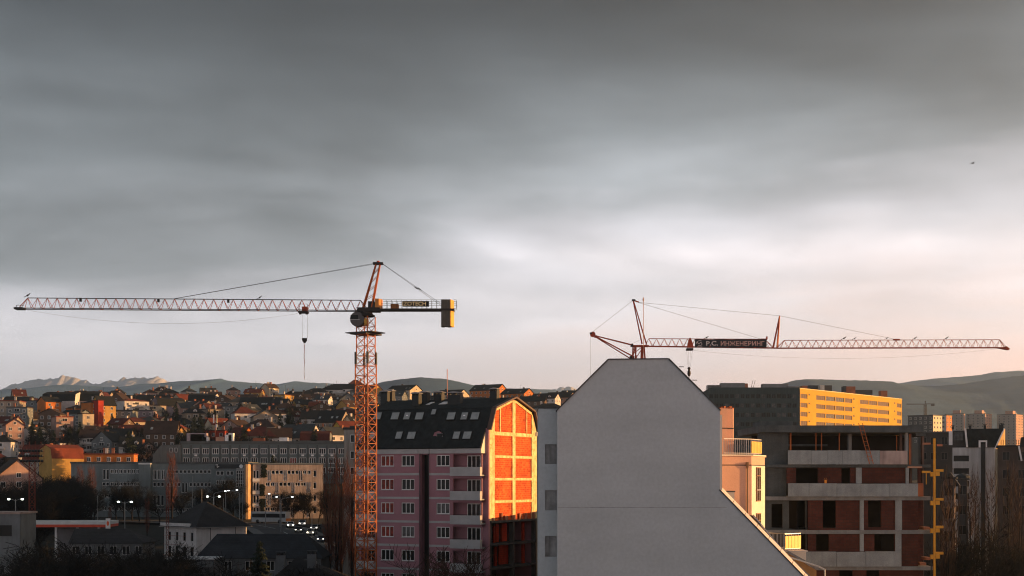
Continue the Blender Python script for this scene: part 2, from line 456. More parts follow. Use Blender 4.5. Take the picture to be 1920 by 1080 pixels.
def build_gable_house():
    Y0, Yb = 87.0, 101.0
    zb = ground(X(1200, Y0), Y0) - .3
    ox = X(1045, Y0)
    T = thing('gable_house', 'large house with a blank pale grey gable wall and dark roof edge', 'house', (ox, Y0, zb))
    q = lambda px, py, Y=Y0: (X(px, Y) - ox, Z(py, Y) - zb)
    out = [q(1045,770), q(1141,674.5), q(1253,673.5), q(1350,770), q(1350,921), q(1528,1104), (q(1528,1104)[0], 0), (q(1045,770)[0], 0)]
    MB().prism_xz(out, 0, .4).build('gable_wall', PLASTER, T)
    # expansion joint and body behind
    MB().prism_xz([(x + (.15 if i in (0, 1, 7) else -.15), z - (.12 if i < 6 else 0)) for i, (x, z) in enumerate(out)], .402, Yb - Y0).build('body', CREAM, T)
    jz = q(0, 952)[1]
    MB().box(0.02, q(1350,0)[0] + .4, -.006, .0, jz, jz + .025).build('joint_strip', PLASTD, T)
    # roof sheets follow the outline, standing proud
    def roof_edge(a, b, t=.14, over=.10, y0=-.10, y1=Yb-Y0, mat=COPING, name='roof'):
        a, b = Vector((a[0], 0, a[1])), Vector((b[0], 0, b[1])); d = (b-a).normalized(); n = Vector((-d.z, 0, d.x))
        if n.z < 0: n = -n
        a2, b2 = a - d*over + n*.004, b + d*over + n*.004
        ring = [a2, b2, b2 + n*t, a2 + n*t]
        MB().hull([p + Vector((0, y0, 0)) for p in ring], [p + Vector((0, y1, 0)) for p in ring]).build(name, mat, T)
    roof_edge(out[0], out[1], .07, .02); roof_edge(out[1], out[2], .06, .0); roof_edge(out[2], out[3], .07, .02)
    LIGHTCAP = M('pale_metal_flashing', (.60, .57, .55), .5, .1)
    roof_edge(out[4], out[5], .06, .10, name='flashing', y0=-.06, y1=.5, mat=COPING)
    a_, b_ = Vector((out[4][0], 0, out[4][1])), Vector((out[5][0], 0, out[5][1])); n_ = Vector((.707, 0, .707))
    for k in range(8):                                       # canted flashing sheets, one per length, catching the sun
        p_, r_ = a_.lerp(b_, k/8 + .002), a_.lerp(b_, (k+1)/8 - .002)
        ring = [p_ + n_*.075 + Vector((0,-.08,0)), r_ + n_*.075 + Vector((0,-.08,0)), r_ + n_*.30 + Vector((0,.38,0)), p_ + n_*.30 + Vector((0,.38,0))]
        MB().hull(ring, [v + Vector((0, .05, -.03)) for v in ring]).build('flashing', LIGHTCAP, T)
    for px, py in ((1273, 692), (1298, 717)):
        x, z = q(px, py); MB().box(x, x + .3, -.02, .05, z+.12, z + .16).build('roof_hook', STEEL, T)
    # corner strip lit by the sun along the right edge
    MB().box(out[3][0] - .0, out[3][0] + .13, .03, .5, out[4][1] - .1, out[3][1] - .25).build('corner_strip', CREAM, T)
    # left bay with loggia openings
    Yl = 88.4; dl = Yl - Y0
    ql = lambda px, py: (X(px, Yl) - ox, Z(py, Yl) - zb)
    xl, xr, zt = ql(1010, 0)[0], ql(1048, 0)[0], ql(0, 766)[1]
    ops = []
    for py0, py1 in ((833, 870), (919, 957), (1005, 1044), (1091, 1130)):
        ops.append((ql(1022,0)[0], ql(1044,0)[0], ql(0,py1)[1], ql(0,py0)[1]))
    w = wall_open(MB(), xl, xr, 0, zt, ops, .22, dl)
    w.add([(xl, dl, 0), (xl, dl+4, 0), (xl, dl+4, zt), (xl, dl, zt)], [(0,1,2,3)])
    w.add([(xl, dl, zt), (xr, dl, zt), (xr, dl+4, zt), (xl, dl+4, zt)], [(0,1,2,3)])
    w.build('side_bay', PLASTER, T)
    MB().box(xl - .06, xr, dl - .08, dl + 4.05, zt + .003, zt + .07).build('coping', COPING, T)
    for a, b, c, d in ops:
        MB().box(a + .003, b - .003, dl + .16, dl + .20, c + .003, d - .003).build('loggia_panel', PLASTD, T)
    for a, b, c, d in ops:                                   # shallow corbel blocks under the loggias
        MB().box(b - .22, b + .06, dl - .05, dl + .03, c - .72, c - .02).build('corbel', PLASTER, T)
    # -------- salmon wing behind the right edge
    p0 = (X(1349, 91.4), 91.4); p1 = (X(1409, 92.05), 92.05); p2 = (X(1434, 95.0), 95.0); p3 = (X(1434, 99.5), 99.5); p4 = (X(1349, 99.5), 99.5)
    L = lambda p: (p[0] - ox, p[1] - Y0)
    zt2 = Z(855, 92) - zb
    wing = [L(p) for p in (p0, p1, p2, p3, p4)]
    MB().prism_xy(wing, 0, zt2).build('wing', SALMON, T)
    MB().prism_xy([(x + (.10 if i in (1,2,3) else 0), y - (.10 if i < 2 else 0)) for i, (x, y) in enumerate(wing)], zt2 + .003, zt2 + .09).build('coping', CREAM, T)
    zj = Z(873, 92) - zb
    MB().prism_xy([(x + (.006 if i in (1,2,3) else 0), y - (.006 if i < 2 else 0)) for i, (x, y) in enumerate(wing)], zj, zj + .06).build('band', STEEL, T)
    # cream face with tall windows
    a, b = Vector((*wing[1], 0)), Vector((*wing[2], 0)); d = (b - a).normalized(); n = Vector((d.y, -d.x, 0)); wl = (b - a).length
    rz = math.atan2(d.y, d.x)
    MB().box(0, wl, -.012, 0, 0, zj - .004).build('facade', CREAM, T, a, rz)
    for py0, py1 in ((876, 940), (962, 1016)):
        z0, z1 = Z(py1, 93.5) - zb, Z(py0, 93.5) - zb
        c = a + d * (wl * .47) + n * .02
        o = window(T, c.x, c.y, z0, wl * .30, z1 - z0, 2, .75, .06, M('brown_window_frame', (.25, .13, .07), .5), GLASS2, rz)
        MB().box(-wl*.17, wl*.17, -.10, -.075, .72, .78).build('guard_rail', GALV, o)
    # downpipe with hopper
    c = Vector((*wing[0], 0)).lerp(Vector((*wing[1], 0)), .86); dd = (Vector((*wing[1],0)) - Vector((*wing[0],0))).normalized(); c += Vector((dd.y, -dd.x, 0)) * .07
    g = MB().tube((0,0,0), (0,0,zj-.2), .05, 8); g.lathe([(.05, zj-.2), (.12, zj+.08), (.12, zj+.22)], 8)
    g.build('downpipe', M('brown_downpipe', (.16, .10, .07), .5), T, c)
    # turret by the gable edge
    tz0, tz1 = zt2, Z(765, 92) - zb
    tx0, tx1 = X(1349, 92.2) - ox, X(1380, 92.2) - ox
    MB().prism_xy([(tx0, 5.3), (tx0+.55, 5.42), (tx0+.57, 5.8), (tx1-.08, 5.9), (tx1, 6.2), (tx1, 8), (tx0, 8)], tz0, tz1).build('turret', SALMON, T)
    MB().prism_xy([(tx0, 5.28), (tx0+.57, 5.40), (tx0+.59, 5.78), (tx1-.06, 5.88), (tx1+.02, 6.2), (tx1, 8), (tx0, 8)], tz1-1.32, tz1-1.26).build('band', STEEL, T)
    for i in range(7):
        MB().box(-.09, .09, -.1, .1, 0, .06 + .05*(i % 3)).build('ridge_tile', M('terracotta_tile', (.30, .09, .04), .8, .3), T, (tx0 + .08 + i*.145, 5.75 + .05*i, tz1 + .002), .4*i)
    # top balcony
    bx0, bx1 = X(1341, 92.3) - ox, X(1427, 93.5) - ox
    p_ = L((X(1409, 92.5), 92.5)); e_ = (p_[0] + d.x * wl * .72, p_[1] + d.y * wl * .72)
    railing(T, [(tx0 + .2, wing[0][1] + .2), (p_[0] - .03, p_[1] + .08), e_], zt2 + .09, 1.02, 5, [1])
    zr = Z(1033, 91.5) - zb
    # glazed roof light lying on the slope, raised, and guttering
    s0, s1 = Vector((*q(1372, 938, 87.9), 0)), Vector((*q(1470, 1043, 87.9), 0))
    A, B = Vector((s0.x, .9, s0.y)), Vector((s1.x, .9, s1.y)); dv = (B-A).normalized(); nv = Vector((-dv.z, 0, dv.x)); nv = nv if nv.z > 0 else -nv
    def slab(a, b, y0, y1, t, name, mat):
        ring = [a, b, b + nv*t, a + nv*t]
        return MB().hull([p + Vector((0, y0, 0)) for p in ring], [p + Vector((0, y1, 0)) for p in ring]).build(name, mat, T)
    slab(A - nv*.05, B - nv*.05, 0, 5, .10, 'roof', COPING)
    slab(A + nv*.07, B + nv*.07, .1, .22, .07, 'roof_rail', GALV)
    C0, C1 = A.lerp(B, .34), A.lerp(B, .97)
    slab(C0 + nv*.30, C1 + nv*.12, .3, 1.5, .05, 'roof_window', GLASS2)
    slab(C0 + nv*.36, C1 + nv*.18, .26, .34, .06, 'roof_window_frame', GALV)
    # small white chimney at the head of the slope
    cx, cz = q(1358, 945, 88.2); MB().box(cx, cx + .6, 1.0, 1.5, cz - .5, cz + .75).build('chimney', CREAM, T)
    MB().box(cx - .05, cx + .65, .95, 1.55, cz + .753, cz + .82).build('chimney_cap', COPING, T)
    # lower terrace with yellow railing and ribbed dormers
    xa, xb = X(1449, 90.5) - ox, X(1497, 91.5) - ox
    MB().box(xa - .8, xb + .25, 3.3, 7.5, 0, zr).build('terrace', CREAM, T)
    MB().box(xa - .85, xb + .35, 3.2, 7.55, zr + .003, zr + .08).build('terrace_edge', LIGHTCAP, T)
    railing(T, [(xa, 5.6), (xa + .75, 3.5), (xb + .15, 4.6)], zr + .08, 1.05, 4, [1])
    RIB = M('grey_standing_seam', (.22, .225, .23), .45, .2, 2.0, metal=.4)
    for k, (px0, px1, py0, py1, y) in enumerate(((1478, 1536, 1034, 1066, 3.0), (1492, 1532, 1055, 1092, 1.4))):
        a0 = q(px0, py0, Y0 + y); a1 = q(px1, py1, Y0 + y)
        r = MB().hull([(a0[0], y, a0[1]), (a1[0], y, a1[1]), (a1[0], y, a1[1]-.12), (a0[0], y, a0[1]-.12)],
                      [(a0[0], y+1.6, a0[1]+.25), (a1[0], y+1.6, a1[1]+.05), (a1[0], y+1.6, a1[1]-.07), (a0[0], y+1.6, a0[1]+.13)]).build('dormer_roof', RIB, T)
        for i in range(6):
            t = (i + .5) / 6; MB().bar((a0[0], y + 1.6*t, a0[1] + .25*t + .01), (a1[0], y + 1.6*t, a1[1] + .05*t + .01), .03).build('seam', RIB, r)
        MB().prism_xz([(a0[0]+.1, a0[1]-.14), (a1[0]-.15, a1[1]-.13), (a1[0]-.15, 0), (a0[0]+.1, 0)], y + .1, y + 1.6).build('dormer', TIMBER if k == 0 else PLASTER, T)
        if k == 1:
            for i in range(4):
                MB().box(0, .012, 0, .20, -.62, -.16).build('slot', STEEL, T, (a1[0]-.155+.012, y + .22 + .33*i, a1[1]))
    g = MB().path([(q(1466,1040,87.8)[0], .9, q(1466,1040,87.8)[1]), (q(1535,1062,87.8)[0], .9, q(1535,1062,87.8)[1]), (q(1547,1068,87.8)[0], .9, q(1547,1068,87.8)[1]), (q(1549,1110,87.8)[0], .9, q(1549,1110,87.8)[1])], .05, 6)
    g.build('gutter_pipe', GALV, T)
build_gable_house()

# ------------------------------------------------------------------ pink mansard apartment block with bare brick gable
PINK = M('mauve_pink_render', (.37, .19, .225), .92, .07, .7, .2, fine=.05)
BAND = M('grey_white_band', (.42, .43, .435), .9, .1, 1.0, fine=.05)
GABBRICK = brick_mat('orange_clay_block', (.62, .095, .018), (.36, .038, .006), (.55, .16, .05), .40, .25, .022, .45)
GABCONC = M('pale_concrete_frame', (.72, .57, .29), .9, .25, 1.3, .5, fine=.2, streak=.25, dark=(.52, .33, .12))
def build_mansard():
    rz = R(-26); Ya = 165.0
    zb = H - 18.3
    fr = Frame(X(918, Ya), Ya, zb, rz)
    T = thing('apartment_block', 'mauve pink apartment block with black mansard roof and bare orange brick gable', 'apartment block', fr.o, rz)
    fy = -1.2                                   # front plane
    xl = fr.lx(674, fy); xr = -.4
    zE = 23.65 - zb; z = lambda v: v - zb
    D = 13.0
    # --- front wall with windows
    cols = [(714, 738.5), (752.5, 777), (818, 843)]
    ops = []; wins = []
    for r in range(8):
        ztop = z(22.93 - 2.8*r); 
        for ci, (a, b) in enumerate(cols):
            o = (fr.lx(a, fy), fr.lx(b, fy), ztop - 1.32, ztop); ops.append(o); wins.append((o, r, ci))
        ops.append((fr.lx(849, fy), xr - .05, z(22.93 - 2.8*r) - 1.95 if r else ztop - 1.95, ztop + .05))      # balcony recess
        ops.append((xl + .05, fr.lx(703, fy), ztop - 1.95, ztop + .05))
    sx0, sx1 = fr.lx(789, fy), fr.lx(803, fy)
    ops.append((sx0, sx1, .5, z(23.0)))
    wall_open(MB(), xl, xr, 0, z(23.1), ops, .25, fy).build('front_wall', PINK, T)
    MB().box(sx0 - .02, sx1 + .02, fy + .9, fy + 1.0, .3, z(23.05)).build('stairwell_wall', M('dark_glazing', (.012, .014, .015), .3, .2), T)
    MB().box(xl, sx0 - .03, fy + 1.25, fy + 1.4, .3, z(23.05)).build('inner_wall', PINK, T)
    MB().box(sx1 + .03, xr, fy + 1.25, fy + 1.4, .3, z(23.05)).build('inner_wall', PINK, T)
    rng = random.Random(3)
    for (a, b, c, d), r, ci in wins:
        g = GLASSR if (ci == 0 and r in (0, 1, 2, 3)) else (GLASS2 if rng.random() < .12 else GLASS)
        o = window(T, (a+b)/2, fy + .14, c + .02, b - a - .01, d - c - .03, 3, 0, .085, WHITEF, g)
        MB().box(-(b-a)/2 - .05, (b-a)/2 + .05, -.22, -.075, -.06, -.015).build('sill', BAND, o)
    for r in range(1, 8):                         # white storey bands
        zz = z(22.93 - 2.8*r) + .42
        for a, b in ((fr.lx(706, fy), sx0 - .25), (sx1 + .12, fr.lx(846, fy))):
            MB().box(a, b, fy - .03, fy - .002, zz, zz + .26).build('storey_band', BAND, T)
    for r in range(8):                            # balconies
        for a, b, right in ((fr.lx(847.5, fy), xr + .05, True), (xl - .1, fr.lx(705.5, fy), False)):
            zt = z(22.93 - 2.8*r) - 1.42
            o = MB().box(a, b, fy - .55, fy - .45, zt - 1.05, zt).build('balcony', BAND, T)
            MB().box(a, a + .1, fy - .45, fy, zt - 1.05, zt).build('balcony_side', BAND, o)
            MB().box(b - .1, b, fy - .45, fy, zt - 1.05, zt).build('balcony_side', BAND, o)
            MB().box(a + .1, b - .1, fy - .45, fy + 1.2, zt - 1.05, zt - .9).build('balcony_floor', CONC, o)
            MB().bar((a, fy - .5, zt + .12), (b, fy - .5, zt + .12), .03).build('rail', STEEL, o)
            if right: window(T, fr.lx(888, fy + 1.1), fy + 1.24, zt - .6, 1.75, 1.95, 3, 0, .08)
            else: window(T, (a + b) / 2 - .2, fy + 1.24, zt - .6, 1.3, 1.95, 2, 0, .08)
    for px in (788, 804):                         # drain pipes beside the stairwell
        x = fr.lx(px, fy); MB().tube((x, fy - .09, .2), (x, fy - .09, z(23.1)), .06, 8).build('drainpipe', STEEL, T)
    MB().tube((-.25, -.15, .2), (-.25, -.15, z(26.0)), .06, 8).build('drainpipe', STEEL, T)
    # white eave fascia in three lengths
    for a, b in ((xl - .2, sx0 - .3), (sx0 - .22, sx1 + .2), (sx1 + .28, xr)):
        MB().box(a, b, fy - .22, fy + .1, z(23.1), zE).build('eave_fascia', BAND, T)
    # strip between facade and gable, and the other walls
    MB().box(xr + .003, -.003, -.25, .15, 0, z(26.0)).build('recess_wall', PINK, T)
    tri = [(fy - .05, z(23.1)), (.0, z(23.1)), (.0, z(26.05)), (fy - .05, z(23.75))]
    MB().prism_yz(tri, xr - .1, xr).build('roof_end_wall', CREAM, T)
    MB().box(xl - .003, xl + .2, fy + .01, D, 0, z(25.9)).build('end_wall', PINK, T)
    MB().box(xl + .2, -.4, D - .3, D, 0, z(25.9)).build('rear_wall', PINK, T)
    # --- roof: profile in (y, z), thickness .22
    ke, ka = (1.15, z(28.3)), (6.5, z(29.75))
    def slab(pa, pb, x0, x1, t=.2, name='roof', mat=BLACKROOF, x0b=None, x1b=None):
        a, b = Vector((0, *pa)), Vector((0, *pb)); d = (b-a).normalized(); n = Vector((0, -d.z, d.y)); n = n if n.z > 0 else -n
        lo = [Vector((x0, *pa)), Vector((x1, *pa)), Vector((x1 if x1b is None else x1b, *pb)), Vector((x0 if x0b is None else x0b, *pb))]
        return MB().hull(lo, [p + n*t for p in lo]).build(name, mat, T)
    e0 = (fy - .25, zE); m0 = (0.0, z(26.02))
    slab(e0, m0, xl - .2, xr + .02); slab(m0, ke, xl - .2, .12); slab(ke, ka, xl - .2 + .0, .14)
    slab((13.1, z(25.8)), (11.85, z(28.3)), xl - .2, .12); slab((11.85, z(28.3)), ka, xl - .2, .14)
    GAB = [(0, z(15.25)), (0, z(26.0)), (1.15, z(28.22)), (6.5, z(29.68)), (11.85, z(28.22)), (13, z(25.9)), (13, z(15.25))]
    MB().prism_yz([(y + (.05 if y < 1 else -.05 if y > 12.5 else 0), zz - .05) for y, zz in GAB], -.40, -.12).build('brick_infill', GABBRICK, T)
    def col(y0, y1, z0, z1, name='column', x=0.0): MB().box(-.35, x, y0, y1, z0, z1).build(name, GABCONC, T)
    ztop = lambda y: interp_lin([(0, z(26.0)), (1.15, z(28.22)), (6.5, z(29.68)), (11.85, z(28.22)), (13, z(25.9))], y)
    for y0, y1 in ((.0, 1.35), (6.1, 6.9), (11.5, 12.99)):
        MB().prism_yz([(y0, z(15.25)), (y1, z(15.25)), (y1, ztop(y1) - .08), ((y0+y1)/2, ztop((y0+y1)/2) - .08), (y0, ztop(y0) - .08)], -.36, 0).build('column', GABCONC, T)
    for y in (2.75, 10.0): MB().box(-.3, -.02, y, y + .22, z(25.7), ztop(y) - .1).build('post', GABCONC, T)
    for i, zz in enumerate((25.25, 22.6, 19.95, 17.3)):
        for y0, y1 in ((1.353, 6.097), (6.903, 11.497)): MB().box(-.34, -.008, y0, y1, z(zz), z(zz) + (.42 if i == 0 else .3)).build('beam', GABCONC, T)
    for a, b in (((1.35, 28.0), (6.1, 29.33)), ((6.9, 29.33), (11.5, 28.0))):
        MB().prism_yz([(a[0], z(a[1])), (b[0], z(b[1])), (b[0], z(b[1]) + .3), (a[0], z(a[1]) + .3)], -.33, -.01).build('raking_beam', GABCONC, T)
    # verge boards along the gable
    VERGE = M('brown_verge_sheet', (.10, .065, .055), .6, .2)
    for a, b in (((-.15, 25.75), (1.15, 28.3)), ((1.15, 28.3), (6.5, 29.77)), ((6.5, 29.77), (11.85, 28.3)), ((11.85, 28.3), (13.2, 25.6))):
        slab((a[0], z(a[1])+.06), (b[0], z(b[1])+.06), -.2, .38, .2, 'verge', VERGE)
    MB().box(-.5, .15, 12.6, 13.35, z(25.45), z(25.95)).build('eave_fascia', BAND, T)
    # ledge and open unfinished storeys below
    LEDGE = M('shade_dark_concrete', (.075, .073, .07), .95, .3, 1.2, .5)  # interior shade put into the dark slab colour
    for zz, t in ((15.0, .24), (12.3, .22), (9.5, .22), (6.7, .22), (3.9, .22)):
        MB().box(-5.5, .25 if zz > 14 else .05, .05, 12.95, z(zz), z(zz) + t).build('floor_slab', LEDGE, T)
    for y0 in (.05, 6.2, 12.4):
        MB().box(-.5, -.02, y0, y0 + .5, 0, z(15.0)).build('column', LEDGE, T)
    MB().box(-5.7, -5.5, .1, 12.9, 0, z(15.0)).build('inner_wall', M('interior_shade_plaster', (.018, .016, .016), .95, .3), T)  # near-black wall colour stands in for the shade indoors
    INB = brick_mat('interior_clay_block', (.52, .05, .02), (.44, .04, .015), (.30, .04, .02), .40, .25, .018, .3)  # saturated red stands in for sunlit patches on the partitions
    for (y0, y1, zz, h, x) in ((3.6, 3.9, 12.55, 2.0, -1.2), (4.9, 5.6, 12.55, 2.2, -1.6), (7.2, 8.6, 12.55, 2.2, -2.0), (10.8, 11.3, 12.55, 2.3, -.9), (4.4, 4.9, 9.75, 2.3, -1.5), (6.9, 9.3, 9.75, 2.4, -2.2), (11.0, 11.6, 9.75, 2.3, -1.0)):
        MB().box(x - .2, x, y0, y1, z(zz), z(zz) + h).build('partition', INB, T)
    rr = random.Random(5)
    for i in range(9):                            # boards and bundles left on the ledge
        y = rr.uniform(.4, 12.2); MB().box(-.05, .02, 0, rr.uniform(.3, .8), 0, rr.uniform(.15, .9)).build('board', M('site_boards', (.30, .12, .07), .8, .3), T, (.12, y, z(15.243)), rr.uniform(-.1, .1))
    # --- roof windows on the steep slope
    a = Vector((0, *e0)); b = Vector((0, *ke)); sl = (b - a).normalized(); ang = math.atan2(sl.z, sl.y); nrm = Vector((0, -sl.z, sl.y))
    SKYL = M('roof_window_glass', (.30, .33, .33), .12, .15, 2.0, spec=.6)  # pale base colour stands in for the reflected sky
    def roof_window(px, py, w, h, mat=SKYL, top=True):
        # find y on slope whose picture row is py
        best = min((abs(fr.lz(px, py, y) - (e0[1] + (y - e0[0]) * sl.z / sl.y)), y) for y in [e0[0] + i * .01 for i in range(0, 265)])[1]
        x = fr.lx(px, best); zc = e0[1] + (best - e0[0]) * sl.z / sl.y
        f = MB(); f.box(-w/2-.07, w/2+.07, -h/2-.07, h/2+.07, 0, .27)
        o = put('roof_window', f.mesh('roof_window', STEEL), T, (x, best, zc)); o.rotation_euler = (ang, 0, 0)
        MB().box(-w/2, w/2, -h/2, h/2, .272, .285).build('pane', mat, o)
        return o
    for cx, w in ((198, 1.0), (292, 1.0), (355, .8), (421, 1.0), (590, 1.0), (660, .8), (717, 1.0)):
        o = roof_window(640 + cx/2.8425, 700 + 233/2.8425, w, .95)
        if cx in (355, 660): MB().box(-.14, .14, -.02, .14, .287, .289).build('painted_reflection', WHITEF, o)  # white plate stands in for a bright reflection in the pane
    for cx, w in ((172, .8), (312, .8), (378, 1.0), (618, .8), (675, 1.0)): roof_window(640 + cx/2.8425, 700 + 336/2.8425, w, .95)
    roof_window(640 + 497/2.8425, 700 + 211/2.8425, .55, .7)
    # eyelid dormer
    dx = fr.lx(640 + 520/2.8425, -.6); dz = fr.lz(823, 700 + 358/2.8425, -.6)
    prof = [(-.95, 0), (.75, 0), (.7, .45), (.45, .95), (.05, 1.15), (-.5, .95)]
    o = MB().prism_xz(prof, 0, 1.6).build('dormer', PINK, T, (dx, -.75, dz))
    MB().prism_xz([(x*1.06, zz*1.06 + .03) for x, zz in prof if zz > 0] + [(x*1.0, zz*1.0 + .004) for x, zz in prof[::-1] if zz > 0], -.12, 1.7).build('dormer_roof', BLACKROOF, o)
    window(o, .22, -.01, .05, .8, .8, 1, 0, .05, M('grey_sash', (.2, .2, .2), .6))
    # torn membrane patch
    # --- chimneys, ridge lights
    for cx, w, top, yy in ((402, .95, 118, 3.2), (444, 1.1, 112, 5.2), (521, 1.1, 112, 5.8), (607, 1.7, 115, 3.6), (818, .9, 95, 5.5), (235, 1.0, 108, 6.6), (262, .9, 104, 7.4)):
        px = 640 + cx/2.8425; x = fr.lx(px, yy); zt = fr.lz(px, 700 + top/2.8425, yy)
        c = MB().box(x-w/2, x+w/2, yy-.4, yy+.4, z(28.2), zt).build('chimney', STEEL, T)
        for k in range(3):
            MB().box(lerp(x-w/2+.06, x+w/2-.06, k/2)-.06, lerp(x-w/2+.06, x+w/2-.06, k/2)+.06, yy-.35, yy+.35, zt, zt+.22).build('chimney_post', STEEL, c)
        MB().prism_xz([(x-w/2-.15, zt+.22), (x+w/2+.15, zt+.22), (x+w/2+.05, zt+.3), (x, zt+.42), (x-w/2-.05, zt+.3)], yy-.5, yy+.5).build('chimney_cowl', M('grey_cowl', (.3,.3,.31), .6), c)
    b2 = Vector((0, *ka)) - Vector((0, *ke)); ang2 = math.atan2(b2.z, b2.y)
    for cx, w in ((475, .5), (553, 1.0)):
        x = fr.lx(640 + cx/2.8425, 4.2); o = put('roof_window', MB().box(-w/2, w/2, -.7, .7, 0, .24).mesh('roof_window', WHITEF), T, (x, 4.2, z(28.3) + (4.2-1.15)*b2.z/b2.y)); o.rotation_euler = (ang2, 0, 0)
    px = 838.5; x = fr.lx(px, 9.0); MB().tube((x, 9, z(28.8)), (x, 9, fr.lz(px, 692, 9.0)), .05, 6).build('aerial_mast', M('red_white_mast', (.5, .25, .2), .6), T)
build_mansard()
# ------------------------------------------------------------------ lettering
def text_mesh(txt, size, mat, bold=.0, space=1.0):
    cu = bpy.data.curves.new('lettering', 'FONT'); cu.body = txt; cu.size = size; cu.align_x = 'CENTER'; cu.align_y = 'CENTER'
    cu.offset = bold; cu.extrude = .004; cu.space_character = space
    o = bpy.data.objects.new('lettering', cu); COL.objects.link(o)
    dg = bpy.context.evaluated_depsgraph_get()
    me = bpy.data.meshes.new_from_object(o.evaluated_get(dg)); me.materials.clear(); me.materials.append(mat)
    bpy.data.objects.remove(o); return me
def lettering(parent, txt, w, h, loc, mat, bold=0.0):
    me = text_mesh(txt, 1.0, mat, bold)
    xs = [v.co.x for v in me.vertices]; ys = [v.co.y for v in me.vertices]
    sx, sy = w / (max(xs) - min(xs)), h / (max(ys) - min(ys)); cx, cy = (max(xs)+min(xs))/2, (max(ys)+min(ys))/2
    for v in me.vertices: v.co = ((v.co.x - cx) * sx, -v.co.z * .5, (v.co.y - cy) * sy)
    return put('lettering', me, parent, loc)

# ------------------------------------------------------------------ lattice cranes
ORANGE = M('orange_crane_paint', (.34, .080, .012), .5, .2, 1.5, dark=(.17, .03, .008))
REDP = M('red_crane_paint', (.36, .055, .02), .5, .2, 1.5, dark=(.20, .03, .015))
DARKM = M('dark_crane_steel', (.025, .024, .024), .6, .2)
ROPE = M('steel_rope', (.03, .03, .03), .6, .1)
BAR = {}
def bar_inst(name, p, q, w, mat, parent):
    """A square bar from p to q that shares one unit mesh per section and material."""
    k = (round(w, 3), mat.name, name)
    if k not in BAR: BAR[k] = MB().box(-w/2, w/2, -w/2, w/2, 0, 1).mesh(name, mat)
    p, q = Vector(p), Vector(q); d = q - p
    o = put(name, BAR[k], parent, p)
    o.rotation_mode = 'QUATERNION'; o.rotation_quaternion = d.to_track_quat('Z', 'Y'); o.scale = (1, 1, d.length)
    return o
def mast(T, cx, cy, z0, z1, side, bay, per, mat, rz, post=.11, br=.045):
    c, s = math.cos(rz), math.sin(rz); h = side / 2
    corners = [(-h,-h),(h,-h),(h,h),(-h,h)]
    n = max(per, int(round((z1 - z0) / bay / per)) * per); bay = (z1 - z0) / n
    sec_h = bay * per
    key = ('sec', round(side, 2), round(sec_h, 3), mat.name)
    if key not in BAR:
        m = MB()
        for (x, y) in corners: m.box(x-post/2, x+post/2, y-post/2, y+post/2, 0, sec_h)
        for j in range(per):
            for k in range(4):
                a, b = corners[k], corners[(k+1) % 4]; m.bar((*a, j*bay), (*b, j*bay), br*1.4)
        BAR[key] = m.mesh('mast_section', mat)
    for i in range(n // per):
        sec = put('mast_section', BAR[key], T, (cx, cy, z0 + i*sec_h), rz)
        for j in range(per):
            for k in range(4):
                a, b = corners[k], corners[(k+1) % 4]
                bar_inst('brace', (*a, j*bay), (*b, (j+1)*bay), br, mat, sec)
                bar_inst('brace', (*b, j*bay), (*a, (j+1)*bay), br, mat, sec)
def lattice_jib(T, name, tops, bot0, bot1, hw, mat, chord=.09, br=.045, dark=None):
    """tops: list of apex points (x, z); bottom chords straight from bot0 to bot1 (x, z); hw half width in depth."""
    J = MB().bar((tops[0][0], 0, tops[0][1]), (tops[-1][0], 0, tops[-1][1]), chord).build(name, dark or mat, T)
    for s in (-1, 1): bar_inst('chord', (bot0[0], s*hw, bot0[1]), (bot1[0], s*hw, bot1[1]), chord, dark or mat, J)
    zb = lambda x: lerp(bot0[1], bot1[1], (x - bot0[0]) / (bot1[0] - bot0[0]))
    step = tops[1][0] - tops[0][0]
    for i, (x, zt) in enumerate(tops):
        for s in (-1, 1):
            for t in (-.5, .5):
                xx = x + t*step; bar_inst('brace', (x, 0, zt), (xx, s*hw, zb(xx)), br, mat, J)
        if i % 2 == 0: bar_inst('tie', (x - .5*step, -hw, zb(x - .5*step)), (x - .5*step, hw, zb(x - .5*step)), br, mat, J)
    return J
def cable(T, pts, r=.022, name='pendant_cable'): return MB().path(pts, r, 4).build(name, ROPE, T)

